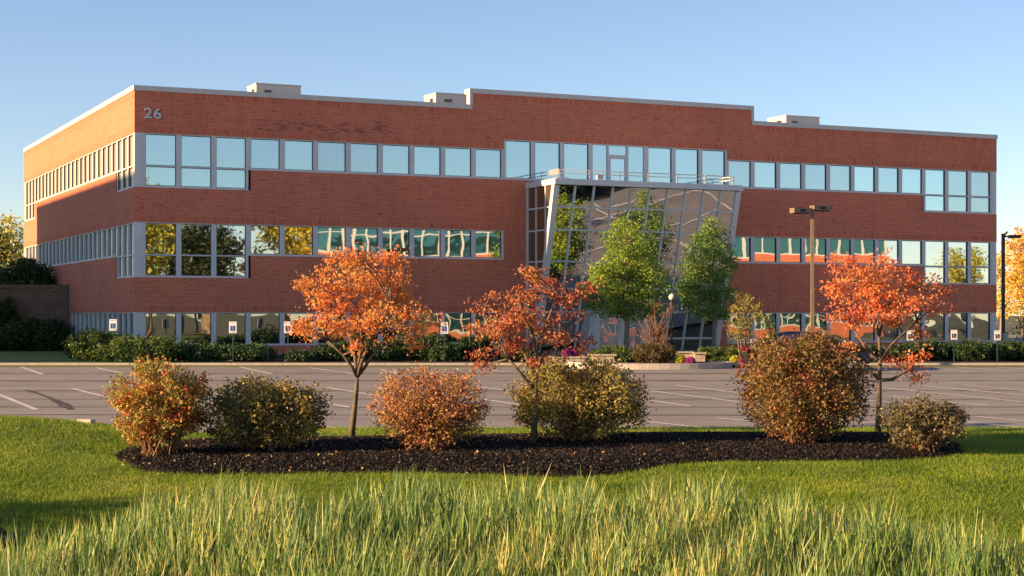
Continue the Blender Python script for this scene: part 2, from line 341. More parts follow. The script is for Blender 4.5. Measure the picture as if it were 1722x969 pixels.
# asphalt of the side lot beyond the right end of the building
sl_ = MB(); sl_.face([(30.5, 100, .06), (95, 100, .06), (95, 150, .06), (30.5, 150, .06)]); tag(sl_.build('side_lot', M['asphalt']), kind='structure')
sw = MB(); sw.face([(30, 95, .09), (60, 95, .09), (60, 99.9, .09), (30, 99.9, .09)]); tag(sw.build('side_road', M['asphalt']), kind='structure')

# tar seams and painted stall lines
tb = MB()
def ground_pt(x, y):
    # pixel -> lot surface
    D = (0.753 + EYE) / ((y - 527) / FPX + .01075); return PX(x, D), D
for (yy, wd, seed) in [(640.5, .42, 1), (657.5, .32, 2), (671, .20, 3), (685, .26, 4), (698, .22, 5), (628, .4, 6)]:
    _, D = ground_pt(861, yy); rr = random.Random(seed); px = None; yc = D
    segs = []
    for i in range(161):
        X = -40 + i * .5; yc += rr.uniform(-.05, .05) + (D - yc) * .1; wv = wd * .5 * rr.uniform(.35, 1.1) * (.2 if rr.random() < .12 else 1)
        segs.append((X, yc, wv))
    for (a, b) in zip(segs[:-1], segs[1:]):
        tb.face([(a[0], a[1] - a[2], lot_z(a[1] - a[2]) + .004), (b[0], b[1] - b[2], lot_z(b[1] - b[2]) + .004), (b[0], b[1] + b[2], lot_z(b[1] + b[2]) + .004), (a[0], a[1] + a[2], lot_z(a[1] + a[2]) + .004)])
cr = [(43, 656.5), (60, 661), (80, 668), (92, 674), (104, 679), (112, 685), (120, 689)]
for i in range(len(cr) - 1):
    a = ground_pt(*cr[i]); b = ground_pt(*cr[i + 1]); wdt = [.12, .07, .09, .16, .2, .12][i]
    tb.face([(a[0] - wdt * .4, a[1] - wdt, lot_z(a[1] - wdt) + .008), (b[0] - wdt * .4, b[1] - wdt, lot_z(b[1] - wdt) + .008), (b[0] + wdt * .4, b[1] + wdt, lot_z(b[1] + wdt) + .008), (a[0] + wdt * .4, a[1] + wdt, lot_z(a[1] + wdt) + .008)])
tag(tb.build('tar_seams', M['tar']), kind='structure')
pb = MB()
lines = [((-70, 636), (62, 690)), ((122, 654), (190, 671)), ((548, 652), (642, 667)), ((522, 673), (588, 686)), ((797, 650), (880, 661)), ((812, 672), (880, 682.5)),
         ((240, 640), (420, 674)), ((330, 672), (372, 681)), ((1078, 656), (1262, 679)), ((1078, 672), (1164, 684)), ((1137, 648.7), (1262, 663.5)), ((1236, 647), (1262, 650)),
         ((1450, 649), (1722, 677)), ((1450, 658), (1474, 661)), ((1500, 667), (1660, 683)), ((1452, 673), (1500, 678)), ((1549, 649), (1760, 669)), ((1620, 648), (1760, 661)),
         ((540, 717), (636, 733)), ((1081, 709.5), (1206, 722)), ((1206, 704), (1262, 709)), ((1440, 710), (1474, 713)), ((1640, 701), (1760, 713)), ((1600, 708), (1760, 724)), ((815, 718), (880, 727)),
         ((36, 618), (72, 630)), ((162, 619), (205, 628)), ((405, 618), (460, 630)), ((520, 619), (600, 630)), ((640, 622), (668, 629)), ((1500, 617), (1640, 627)), ((1580, 616), (1700, 625)), ((1660, 617), (1760, 624)), ((1460, 620), (1560, 630)), ((800, 619), (850, 626))]
for p, q in lines:
    a = Vector(ground_pt(*p)); b = Vector(ground_pt(*q)); t = (b - a).normalized(); nn = Vector((-t.y, t.x)) * .075
    N_ = 6
    for i in range(N_):
        u0 = a + (b - a) * i / N_; u1 = a + (b - a) * (i + 1) / N_
        c = [u0 - nn, u1 - nn, u1 + nn, u0 + nn]
        pb.face([(v.x, v.y, lot_z(v.y) + .012) for v in c])
tag(pb.build('stall_markings', M['paint']), kind='structure')
# end of the near kerb beside the lawn
kb = empty('kerb_stone', (PX(146, 31.4), 31.35, float(terr(PX(146, 31.4), 31.35)) - .02), R(-20), 'short pale concrete kerb end by the lawn corner at the lot', 'kerb stone')
MB().box(-.15, .15, -.08, .08, -.1, .11).build('kerb_block', M['concrete'], kb, bevel=.02)

# mulch bed
BED = [(188, 768), (215, 758), (300, 744), (420, 741), (560, 741), (700, 738), (900, 736), (1100, 733), (1300, 733), (1480, 733), (1580, 738), (1622, 756), (1600, 771), (1500, 777), (1350, 778), (1200, 779), (1120, 784), (1060, 797), (980, 805), (900, 803), (760, 798), (600, 796), (450, 799), (300, 800), (230, 792)]
def unp(x, y):
    D = D_at(x, y); return (PX(x, D), D)
bedw = [unp(*p) for p in BED]
from mathutils.geometry import tessellate_polygon
def smooth_poly(P, it=2):
    for _ in range(it):
        Q = []
        for i in range(len(P)):
            a, b = P[i], P[(i + 1) % len(P)]
            Q += [(a[0] * .75 + b[0] * .25, a[1] * .75 + b[1] * .25), (a[0] * .25 + b[0] * .75, a[1] * .25 + b[1] * .75)]
        P = Q
    return P
bedp = np.array(smooth_poly(bedw, 2))
def inpoly(X, Y, P=bedp):
    X = np.asarray(X); Y = np.asarray(Y); c = np.zeros(X.shape, bool); j = len(P) - 1
    for i in range(len(P)):
        xi, yi = P[i]; xj, yj = P[j]
        with np.errstate(divide='ignore', invalid='ignore'):
            t = ((yi > Y) != (yj > Y)) & (X < (xj - xi) * (Y - yi) / (yj - yi + 1e-12) + xi)
        c ^= t; j = i
    return c
def polydist(X, Y, P=bedp):
    dm = np.full(np.shape(X), 1e9)
    for i in range(len(P)):
        a = P[i]; b = P[(i + 1) % len(P)]; e = b - a; l = (e ** 2).sum() + 1e-9
        t = np.clip(((X - a[0]) * e[0] + (Y - a[1]) * e[1]) / l, 0, 1)
        dm = np.minimum(dm, np.hypot(X - a[0] - t * e[0], Y - a[1] - t * e[1]))
    return dm
def bed_z(X, Y):
    ins = inpoly(X, Y); dd = polydist(X, Y); dd = np.where(ins, dd, -dd)
    return terr(X, Y) + np.where(dd > 0, .03 + .11 * (1 - np.exp(-dd / .5)), -.06 + dd * .3)
bx = np.linspace(bedp[:, 0].min() - .1, bedp[:, 0].max() + .1, 520); by = np.linspace(bedp[:, 1].min() - .1, bedp[:, 1].max() + .1, 190)
def bedzz(X, Y):
    z = bed_z(X, Y); return np.maximum(z + rng.normal(0, .016, X.shape), -5)
tag(grid_mesh('mulch_bed', bx, by, bedzz, M['mulch'], smooth=False), kind='structure')
def gz(X, Y):
    X = float(X); Y = float(Y)
    return float(bed_z(np.array([X]), np.array([Y]))[0]) if inpoly(np.array([X]), np.array([Y]))[0] else float(terr(X, Y))

# ------------------------------------------------------------------ the office building
A = Vector((-16.7057, 73.4, 0)); L_ = 48.7; TH = math.atan2(.4220158, .9065885)
eX = Vector((.9065885, .4220158, 0)); nV = Vector((.4220158, -.9065885, 0))
def U(x, v=0):      # along the front wall for a pixel column
    kk = (x - 861) / FPX
    return (kk * (A.y + v * nV.y) - A.x - v * nV.x) / (eX.x - kk * eX.y)
def W3(u, v, z=0):
    p = A + eX * u + nV * v; return Vector((p.x, p.y, z))
BL = empty('office_building', (A.x, A.y, 0), TH, 'three storey red brick office building with ribbon windows and a leaning glass entrance', 'office building')
C = [5.19 + 1.6 * (i - 3) for i in range(31)]        # mullion centres
MH = .12
fw = MB(); sd = MB()
def band(u0, u1, z0, z1, sold=('b',)):
    fw.box(u0, u1, 0, .3, z0, z1)
    if 'b' in sold: sd.box(u0 + .001, u1 - .001, -.004, .05, z0 - .002, z0 + .30, uo=(0, z0 - .004))
    if 't' in sold: sd.box(u0 + .001, u1 - .001, -.004, .05, z1 - .30, z1 - .001, uo=(0, z1 - .302))
band(0, 16.33, 10.02, 11.87, ('b', 't')); band(16.33, 18.0, 10.02, 12.65); band(18.0, 30.8, 10.5, 12.65, ('b', 't')); band(30.8, 32.26, 10.02, 12.65); band(32.26, L_, 10.02, 11.87, ('b', 't'))
sd.box(16.34, 17.99, -.004, .05, 12.35, 12.648, uo=(0, 12.348)); sd.box(30.81, 32.25, -.004, .05, 12.35, 12.648, uo=(0, 12.348))
xb0, xb1 = C[3] + .12, C[27] - .12
band(0, xb0, 6.05, 7.60); band(xb0, xb1, 6.05, 8.53); band(xb1, L_, 6.05, 7.60)
band(0, xb0, 2.05, 3.60); band(xb0, C[11], 2.05, 4.62); fw.box(C[11], C[19], 0, .3, -.2, 6.05); band(C[19], xb1, 2.05, 4.62); band(xb1, L_, 2.05, 3.62)
fw.box(xb0, C[11], 0, .3, -.4, .52); fw.box(C[19], xb1, 0, .3, -.4, .42)
front = fw.build('front_wall', M['brick'], BL); front['label'] = 'shaded red brick front wall'
sd.build('soldier_courses', M['soldier'], front)
# left wall: local x in [0,.3], y from .3
LW = 31.29
lw = MB(); ls = MB()
J = [.38 + 1.1742 * j for j in range(27)]
def lband(w0, w1, z0, z1, s=True):
    lw.box(0, .3, w0, w1, z0, z1)
    if s: ls.box(-.004, .05, w0 + .001, w1 - .001, z0 - .002, z0 + .30, uo=(0, z0 - .004))
lband(.301, LW, 10.02, 11.87); ls.box(-.004, .05, .31, LW, 11.57, 11.868, uo=(0, 11.568))
lj0, lj1 = J[3] + .1, J[23] - .1
lband(.301, lj0, 6.05, 7.60); lband(lj0, lj1, 6.05, 8.53); lband(lj1, LW, 6.05, 7.60)
lband(.301, lj0, 2.05, 3.60); lband(lj0, lj1, 2.05, 4.62); lband(lj1, LW, 2.05, 3.60)
lw.box(0, .3, J[13] + .1, LW, -.2, 2.05)
left = lw.build('side_wall', M['brick'], BL); left['label'] = 'sunlit left end wall of red brick'
ls.build('soldier_courses', M['soldier'], left)
# back and right walls, roof
bw = MB(); bw.box(.0, L_, LW, LW + .3, -.2, 11.87); bw.box(L_ - .3, L_, .301, LW, -.2, 11.87); bw.build('rear_wall', M['brick'], BL)
rf = MB(); rf.box(.31, L_ - .31, .31, LW - .01, 11.2, 11.4); rf.build('roof', M['roof'], BL)
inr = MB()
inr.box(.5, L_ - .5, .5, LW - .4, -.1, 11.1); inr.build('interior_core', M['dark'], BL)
# raised middle parapet block behind the front
rp = MB(); rp.box(16.33, 32.26, .301, .6, 11.4, 12.65)
rp.build('parapet', M['brick'], BL)
cp = MB()
cp.box(-.04, 16.30, -.04, .34, 11.872, 12.10); cp.box(32.30, L_ + .04, -.04, .34, 11.872, 12.10)
cp.box(-.04, .34, .342, LW + .04, 11.872, 12.10); cp.box(L_ - .3, L_ + .04, .342, LW, 11.872, 12.10); cp.box(.342, L_ - .302, LW - .3, LW + .04, 11.872, 12.10)
cp.box(16.30, 32.30, -.045, .34, 12.652, 12.88); cp.box(16.16, 16.298, -.045, .342, 12.102, 12.88); cp.box(32.302, 32.42, -.045, .342, 12.102, 12.88); cp.box(16.298, 16.327, -.045, .342, 12.102, 12.65); cp.box(32.263, 32.302, -.045, .342, 12.102, 12.65)
cp.box(16.16, 32.42, .343, .62, 12.652, 12.88)
cp.build('parapet_cap', M['cap'], BL)
# corner posts
for z0, z1 in ((7.602, 10.018), (3.602, 6.048), (-.2, 2.048)):
    for q in ((.01, C[0], .012, .36), (C[30], L_ - .01, .012, .3), (.01, .2, LW - .35, LW - .01)):
        MB().box(*q, z0, z1).build('corner_post', M['frame'], BL)

# ---- windows: every front window a part with its pane below it
def ring(mb, x0, x1, z0, z1, y0, y1, sw, top, bot, mi=0, horiz=()):
    mb.box(x0, x0 + sw, y0, y1, z0, z1, mi); mb.box(x1 - sw, x1, y0, y1, z0, z1, mi)
    mb.box(x0 + sw + .001, x1 - sw - .001, y0, y1, z0, z0 + bot, mi); mb.box(x0 + sw + .001, x1 - sw - .001, y0, y1, z1 - top, z1, mi)
    for h in horiz: mb.box(x0 + sw + .001, x1 - sw - .001, y0, y1, h - .03, h + .03, mi)
def window(x0, x1, z0, z1, kind, trans=None, side=False):
    """frame in local coords, origin at lower left corner"""
    w_ = x1 - x0; h_ = z1 - z0
    root = None
    mb = MB(); hz = (trans - z0,) if trans else ()
    sw = .10 if side else .115
    ring(mb, .0015, w_ - .0015, 0, h_, 0, .14, sw, .05, .085, 0, hz)
    # dark gasket, set back from the frame face
    ring(mb, sw, w_ - sw, .085, h_ - .05, .035, .11, .022, .022, .022, 1, ())
    if trans: mb.box(sw + .03, w_ - sw - .03, .036, .109, hz[0] - .05, hz[0] + .05, 1)
    fr = mb.build('window', [M['frame'], M['gasket']], BL)
    if side: fr.location = (.035, x1, z0); fr.rotation_euler = (0, 0, R(-90))
    else: fr.location = (x0, .035, z0)
    segs = [(.085, hz[0]), (hz[0], h_ - .05)] if trans else [(.085, h_ - .05)]
    g = MB()
    for (a, b) in segs:
        # panes sit a hair out of true, like real ones
        tx = random.uniform(-.004, .004); tz = random.uniform(-.003, .003)
        g.face([(sw, .09 - tx, a), (w_ - sw, .09 + tx, a), (w_ - sw, .09 + tx + tz, b), (sw, .09 - tx + tz, b)])
    g.build('pane', M[kind], fr)
    return fr
def gap(zc): return .001
for i in range(30):
    if i in (14, 15): continue
    big = i < 3 or i >= 27; mid = 11 <= i < 19
    z0 = 7.602 if big else (8.532 if not mid else 8.532); z1 = 10.498 if mid else 10.018
    x0, x1 = C[i], C[i + 1]
    if i == 11: x0 = 18.002
    if i == 18: x1 = 30.798
    window(x0, x1, z0, z1, 'pane_blind', 8.56 if big else None)
# the double bay with the balcony door
bay = MB(); b0, b1 = C[14], C[16]
ring(bay, .002, b1 - b0 - .002, 0, 1.966, 0, .14, .115, .05, .06)
ux0, ux1 = U(1024) - b0, U(1056) - b0
bay.box(ux0 - .05, ux0 + .03, .0, .14, .061, 1.915); bay.box(ux1 - .03, ux1 + .05, .0, .14, .061, 1.915); bay.box(ux0 + .031, ux1 - .031, 0, .14, 1.38, 1.45)
bayo = bay.build('balcony_window', [M['frame']], BL); bayo.location = (b0, .035, 8.532)
g = MB()
for a, b, c, d_ in ((.115, ux0 - .05, .06, 1.916), (ux0 + .03, ux1 - .03, 1.45, 1.916), (ux1 + .05, b1 - b0 - .115, .06, 1.916)): g.face([(a, .09, c), (b, .09, c), (b, .09, d_), (a, .09, d_)])
g.build('pane', M['pane_blind'], bayo)
dr = MB(); ring(dr, ux0 + .035, ux1 - .035, .02, 1.375, .02, .10, .10, .12, .14)
dro = dr.build('balcony_door', M['frame'], BL); dro.location = (b0, .035, 8.532)
g = MB(); g.face([(ux0 + .13, .07, .15), (ux1 - .13, .07, .15), (ux1 - .13, .07, 1.26), (ux0 + .13, .07, 1.26)]); g.build('pane', M['pane_blind'], dro)
for i in list(range(11)) + list(range(19, 30)):
    big = i < 3 or i >= 27
    window(C[i], C[i + 1], 3.602 if big else 4.622, 6.048, 'pane_mid', 4.6 if big else None)
for i in list(range(11)) + list(range(19, 30)):
    big = i < 3 or i >= 27
    window(C[i], C[i + 1], -.1 if big else (.522 if i < 11 else .422), 2.048, 'pane_wavy', .45 if i >= 27 else None)
# left wall windows: the upper floor one by one, the two lower floors as one strip each
for j in range(26):
    big = j < 3 or j >= 23
    window(J[j], J[j + 1], 7.602 if big else 8.532, 10.018, 'pane_side', 8.56 if big else None, side=True)
fb = MB(); gb = MB()
def side_strip(j, z0, z1, trans=None):
    x0, x1 = J[j], J[j + 1]
    for (a, b, c, d_) in ((x0, x0 + .10, z0, z1), (x1 - .10, x1, z0, z1), (x0 + .101, x1 - .101, z0, z0 + .08), (x0 + .101, x1 - .101, z1 - .05, z1)):
        fb.box(.035, .175, a + .001, b - .001, c, d_)
    if trans: fb.box(.035, .175, x0 + .101, x1 - .101, trans - .03, trans + .03)
    t = random.uniform(-.006, .006)
    gb.face([(.125 - t, x1 - .1, z0 + .08), (.125 + t, x0 + .1, z0 + .08), (.125 + t, x0 + .1, z1 - .05), (.125 - t, x1 - .1, z1 - .05)])
for j in range(26):
    big = j < 3 or j >= 23
    side_strip(j, 3.602 if big else 4.622, 6.048, 4.6 if big else None)
    if j < 13: side_strip(j, -.1, 2.048)
so_ = fb.build('window_strip', M['frame'], BL); so_['kind'] = 'stuff'
M['pane_side2'] = glassmat('pane_side_low', (.62, .62, .60), wav=.01, wscale=1.1, innerf=.35, inner=(.05, .05, .045))
gb.build('pane_strip', M['pane_side2'], so_)
hp = MB(); hp.box(.0, .3, -.0, J[0] - .02, 9, 9.01)

# ---- leaning glass entrance
AT0, AT1, ZT = 19.2, 29.62, 8.20
def av(z): return 3.15 - (ZT - z) * .2627
at = MB()
def P_(u, v, z): return (u, -v, z)
tilt = Vector((0, -1, -.2627)).normalized()
fz = [.0, .73, 2.06, 3.2, 4.5, 6.0, 7.08]
nc = 10
def fb_(u0, z0, u1, z1, wd, dp=.12): at.beam(P_(u0, av(z0) - .05, z0), P_(u1, av(z1) - .05, z1), wd, dp, up=tuple(tilt))
dz0, dz1 = U(1003, 2.0), U(1090, 2.0)
for kcol in range(nc + 1):
    u = AT0 + .12 + (AT1 - AT0 - .24) * kcol / nc
    lo = 2.06 if (dz0 + .1 < u < dz1 - .1) else -.0
    fb_(u, lo, u, ZT - .1, .28 if kcol in (0, nc) else .065)
for z in fz[1:]:
    if z < 2: 
        fb_(AT0 + .2, z, dz0, z, .07, .10); fb_(dz1, z, AT1 - .2, z, .07, .10)
    else: fb_(AT0 + .2, z, AT1 - .2, z, .06, .10)
# roof slab / fascia of the box
at.box(AT0 - .05, AT1 + .05, -3.28, -.005, ZT - .08, ZT + .14)
at.box(AT0 - .02, AT1 + .02, -3.24, -.005, ZT + .142, ZT + .20)
# side (left and right) frames
for us in (AT0, AT1):
    a, b = (us, us + .09) if us == AT0 else (us - .09, us)
    at.box(a, b, -.16, -.004, 0, ZT - .081)
    for vv in (1.05, 2.08):
        zlow = ZT - (3.15 - vv) / .2627 if vv > 1.1 else .2
        zlow = max(0, zlow)
        at.box(a + .005, b - .005, -vv - .04, -vv + .04, zlow, ZT - .081)
    for z in fz[1:]:
        at.box(a + .008, b - .008, -(av(z) - .28), -.16, z - .035, z + .035)
    # slanting end board
    for z0, z1 in ((0, ZT - .081),):
        at.prism([(-(av(z0)), z0), (-(av(z0) - .30), z0), (-(av(z1) - .30), z1), (-(av(z1)), z1)], 'x', a - .012, b + .012)
atr = at.build('entrance_frame', M['frame'], BL); atr['label'] = 'leaning grey mullion grid of the glass entrance'
g = MB()
for kcol in range(nc):
    u0 = AT0 + .12 + (AT1 - AT0 - .24) * kcol / nc; u1 = AT0 + .12 + (AT1 - AT0 - .24) * (kcol + 1) / nc
    zz = fz + [ZT - .1]
    for a, b in zip(zz[:-1], zz[1:]):
        um = (u0 + u1) / 2
        if b < 2.1 and dz0 < um < dz1: continue
        t1, t2 = random.uniform(-.006, .006), random.uniform(-.006, .006)
        g.face([P_(u0, av(a) - .07 + t1, a), P_(u1, av(a) - .07 - t1, a), P_(u1, av(b) - .07 - t1 + t2, b), P_(u0, av(b) - .07 + t1 + t2, b)])
g.build('entrance_glass', M['pane_atrium'], atr)
g = MB()
for us in (AT0 + .05, AT1 - .05):
    pts = [(us, -.1, 0), (us, -(av(0) - .1), 0), (us, -(av(ZT - .1) - .1), ZT - .1), (us, -.1, ZT - .1)]
    g.face(pts if us > 25 else pts[::-1])
M['pane_gold'] = glassmat('pane_lobby', (.42, .40, .36), wav=.02, innerf=.45, inner=(.16, .11, .06))
g.build('side_glass', M['pane_gold'], atr)
# doors in a portal
dm = MB(); vd = 1.95
a, b = dz0, dz1
dm.box(a, a + .22, -vd, -.9, 0, 2.0); dm.box(b - .22, b, -vd, -.9, 0, 2.0); dm.box(a + .221, b - .221, -vd, -.9, 1.86, 2.03)
cx_ = (a + b) / 2; dm.box(cx_ - .14, cx_ + .14, -vd + .02, -vd + .16, 0, 1.858)
prt = dm.build('door_portal', M['frame'], atr)
M['door_glass'] = glassmat('door_glass', (.5, .5, .5), innerf=.72, inner=(.50, .50, .50), wav=.02)
for (p, q) in ((a + .222, cx_ - .142), (cx_ + .142, b - .222)):
    dd = MB(); ring(dd, p, q, .02, 1.855, -vd + .06, -vd + .12, .07, .07, .16)
    dd.box(p + .2, p + .24, -vd - .02, -vd + .02, .7, 1.3)
    dd.box(p + .2, p + .24, -vd + .021, -vd + .07, .75, .79); dd.box(p + .2, p + .24, -vd + .021, -vd + .07, 1.2, 1.24)
    dd.face([(p + .07, -vd + .09, .18), (q - .07, -vd + .09, .18), (q - .07, -vd + .09, 1.79), (p + .07, -vd + .09, 1.79)], 1)
    dd.build('entrance_door', [M['frame'], M['door_glass']], BL)
# balcony rail
rl = MB(); r0, r1 = AT0 + .35, AT1 - .35; vt = 2.95; zr = ZT + .2
for zz in (.28, .44):
    rl.tube([(r0, -.05, zr + zz), (r0, -vt, zr + zz)], .022, 6); rl.tube([(r0, -vt, zr + zz), (r1, -vt, zr + zz)], .022, 6); rl.tube([(r1, -vt, zr + zz), (r1, -.05, zr + zz)], .022, 6)
for i in range(7):
    u = r0 + (r1 - r0) * i / 6; rl.box(u - .03, u + .03, -vt - .03, -vt + .03, zr, zr + .47)
for v in (1.0, 2.0): rl.box(r0 - .02, r0 + .02, -v - .02, -v + .02, zr, zr + .46); rl.box(r1 - .02, r1 + .02, -v - .02, -v + .02, zr, zr + .46)
rl.box(r0 - .05, r0 - .03, -vt, -vt + 1.0, zr + .22, zr + .50); rl.box(r0 - .1, r0 + .5, -vt - .02, -vt + .5, zr + .0, zr + .08)
rl.build('balcony_railing', M['steel'], BL)
fl = MB(); uf = U(1008, 2.8); fl.box(uf - .14, uf + .14, -2.86, -2.70, zr + .06, zr + .26); fl.tube([(uf, -2.78, zr), (uf, -2.78, zr + .08)], .03, 6)
fl.prism([(-2.90, zr + .05), (-2.86, zr + .06), (-2.86, zr + .26), (-2.90, zr + .29)], 'x', uf - .16, uf + .16)
fl.build('floodlight', M['hvac'], BL)
# the number on the brick
for ch, xx in (('2', 241.5), ('6', 257)):
    cu = bpy.data.curves.new('digit', 'FONT'); cu.body = ch; cu.size = .66; cu.extrude = .03; cu.offset = .006
    to = bpy.data.objects.new('tmp', cu); col.objects.link(to); dg = bpy.context.evaluated_depsgraph_get()
    me = bpy.data.meshes.new_from_object(to.evaluated_get(dg)); bpy.data.objects.remove(to)
    me.materials.clear(); me.materials.append(M['number'])
    o = bpy.data.objects.new('digit', me); col.objects.link(o); o.parent = BL; o.location = (U(xx), -.05, 10.66); o.rotation_euler = (R(90), 0, 0); o.scale = (1.12, 1, 1)
    o['label'] = 'grey metal figure %s on the brick' % ch
# lobby ceiling lamp globe on its post by the entrance
GLB = W3(U(1130, -0.0 + 4.2), 4.2, 0)
gl = empty('garden_lamp', (GLB.x, GLB.y, .09), 0, 'white globe lamp on a thin post beside the entrance between the green trees', 'lamp')
MB().tube([(0, 0, 0), (0, 0, 2.55)], [.045, .03], 8).lathe([(.12, 0), (.12, .05), (.05, .12)]).build('post', M['pole_dark'], gl)
MB().lathe([(.16 * math.sin(t), 2.70 - .16 * math.cos(t)) for t in np.linspace(.01, 3.13, 12)], n=16).build('lamp_globe', mat('globe', (.8, .78, .7), .3), gl)

# roof top units
def hvac(x0, x1, ytop, v, dep, label):
    u0, u1 = U(x0, v), U(x1, v); D = (W3(u0, v)).y; zt = PZ(ytop, D)
    p = W3(u0, v, 11.4); r = empty('rooftop_unit', p, TH, label, 'air conditioner', 'air handling units on the roof')
    w_ = u1 - u0; h = zt - 11.4
    b = MB(); b.box(0, w_, 0, dep, .1, h); b.box(-.03, w_ + .03, -.03, dep + .03, h + .002, h + .05); b.build('casing', M['hvac'], r)
    gsk = MB()
    for i in range(8): gsk.box(w_ * .18, w_ * .34, -.012, -.002, h - .42 + i * .02, h - .41 + i * .02)
    gsk.box(-.012, -.002, dep * .25, dep * .5, h - .6, h - .2)
    gsk.build('grille', M['dark'], r)
    c = MB(); c.box(.02, w_ - .02, .02, dep - .02, 0, .098); c.build('curb', M['dark'], r)
    return r
hvac(431, 506, 141, -6, 1.6, 'beige rooftop unit nearest the number, on the low left roof')
hvac(733, 812, 157, -5, 1.6, 'beige rooftop unit tucked against the raised parapet step')
hvac(1322, 1378, 195, -6.5, 1.9, 'small beige rooftop unit on the right hand roof')

# ------------------------------------------------------------------ leaves and plants
def leaf_mesh(C_, size, rs, droop=.3, aspect=.45, parent=None, name='crown', m=None, upb=0.0):
    n = len(C_)
    d1 = rs.normal(size=(n, 3)); d1[:, 2] -= droop; d1 /= np.linalg.norm(d1, axis=1)[:, None]
    d2 = rs.normal(size=(n, 3)); d2[:, 2] += upb; s = np.cross(d1, d2); s /= np.linalg.norm(s, axis=1)[:, None] + 1e-9
    nn = np.cross(d1, s); sz = size * rs.uniform(.6, 1.35, n)[:, None]
    a = C_ - d1 * sz * .5; c = C_ + d1 * sz * .5; b = C_ + s * sz * aspect + nn * sz * .12 - d1 * sz * .08; e = C_ - s * sz * aspect + nn * sz * .12 - d1 * sz * .08
    V = np.stack([a, b, c, e], 1).reshape(-1, 3); F = np.arange(4 * n).reshape(n, 4)
    return np_mesh(name, V, F, m, parent)
def ell_pts(n, c, r, rs, p=.45):
    v = rs.normal(size=(n, 3)); v /= np.linalg.norm(v, axis=1)[:, None]; return np.array(c) + v * np.array(r) * (rs.uniform(0, 1, n)[:, None] ** p)
def tuft_leaves(blobs, dens, per, tr, rs, flat=.55, p=.45):
    """blobs: (cx,cy,cz,rx,ry,rz). Returns leaf centres, tuft centres with blob index"""
    L = []; T = []
    for bi, (cx, cy, cz, rx, ry, rz) in enumerate(blobs):
        nt_ = max(3, int(dens * (rx * rz + rx * ry + ry * rz) / .12))
        tc = ell_pts(nt_, (cx, cy, cz), (rx, ry, rz), rs, p)
        for t in tc:
            k_ = int(per * rs.uniform(.4, 1.4)) + 2; rr = tr * rs.uniform(.6, 1.5)
            L.append(t + rs.normal(size=(k_, 3)) * np.array([rr, rr, rr * flat])); T.append((bi, t))
    return np.concatenate(L), T
def curve_pts(a, b, rs, n=5, sag=.12, up=.15):
    a = np.array(a, float); b = np.array(b, float); l = np.linalg.norm(b - a); o = rs.normal(size=3) * sag * l
    return [tuple(a + (b - a) * t + o * math.sin(math.pi * t) * .5 + np.array([0, 0, up * l * math.sin(math.pi * t) * .5])) for t in np.linspace(0, 1, n)]

def maple(base_px, Dy, trunk_px, forks, blobs_px, label, mt, seed, name='maple_tree'):
    rs = np.random.default_rng(seed); D = Dy; X0 = PX(base_px[0], D); z0 = gz(X0, D)
    s = D / FPX
    def loc(x, y, dy=0): return ((x - base_px[0]) * s, dy, PZ(y, D) - z0)
    r = empty(name, (X0, D, z0), 0, label, 'tree', 'small maples in the mulch bed')
    tk = MB(); pts = [(0, 0, -.1)] + [loc(x, y) for x, y in trunk_px]; n = len(pts)
    tk.tube(pts, [.064 * (1 - .60 * i / (n - 1)) for i in range(n)], 10)
    for fk in forks:      # (start index on trunk, [px...], depth slope)
        p0 = pts[fk[0]]; q = [p0] + [loc(x, y, fk[2] * (i + 1)) for i, (x, y) in enumerate(fk[1])]
        tk.tube(q, [.04 * (1 - .55 * i / (len(q) - 1)) for i in range(len(q))], 8)
    tk.build('trunk', M['bark_m'], r)
    xc = np.mean([b[0] for b in blobs_px]); half = max(abs(b[0] - xc) for b in blobs_px)
    bl = []
    for (x, y, rx, ry) in blobs_px:
        lim = .55 * math.sqrt(max(.05, 1 - ((x - xc) / (half + 10)) ** 2)) * half * s
        for kk in range(2 if rx > 24 else 1):
            dy = rs.uniform(-1, 1) * lim; c = loc(x + rs.uniform(-4, 4), y + rs.uniform(-3, 3), dy)
            bl.append((*c, rx * s, max(rx, ry) * s * 1.0, ry * s))
    Lc, T = tuft_leaves(bl, 3.3, 34, .10, rs, .55, .5)
    Lc[:, 2] += 0
    leaf_mesh(Lc, .062, rs, droop=.9, aspect=.30, parent=r, m=mt)
    br = MB()
    ends = [np.array(pts[-1])] + [np.array(pts[-2])] + [np.array(loc(*fk[1][-1], fk[2] * len(fk[1]))) for fk in forks] + [np.array(loc(*fk[1][len(fk[1]) // 2], fk[2] * (len(fk[1]) // 2 + 1))) for fk in forks]
    for bi, b in enumerate(bl):
        c = np.array(b[:3]); cand = [e for e in ends if e[2] < c[2] + .25] or ends
        e = min(cand, key=lambda q: np.linalg.norm(q - c)); q = curve_pts(e, c, rs, 6, .12, .10); br.tube(q, [.020 - .0026 * i for i in range(6)], 6)
        tl = [t for (k_, t) in T if k_ == bi]
        for t in tl[::7]: br.tube(curve_pts(q[rs.integers(2, 6)], t, rs, 4, .1, .05), [.007, .006, .005, .003], 4)
    br.build('branches', M['bark_m'], r)
    return r
M['maple_o'] = leafmat('maple_orange', [(0, (.62, .15, .06)), (.3, (.76, .23, .085)), (.6, (.78, .31, .10)), (.82, (.66, .44, .13)), (1, (.46, .12, .08))], 1.1, .4)
M['maple_r'] = leafmat('maple_rust', [(0, (.28, .06, .055)), (.3, (.40, .10, .065)), (.6, (.54, .18, .08)), (.85, (.58, .34, .12)), (1, (.30, .07, .08))], 1.6, .35)
M['maple_c'] = leafmat('maple_coral', [(0, (.64, .11, .07)), (.35, (.76, .20, .09)), (.65, (.80, .28, .11)), (.9, (.70, .45, .16)), (1, (.48, .10, .09))], 1.2, .4)
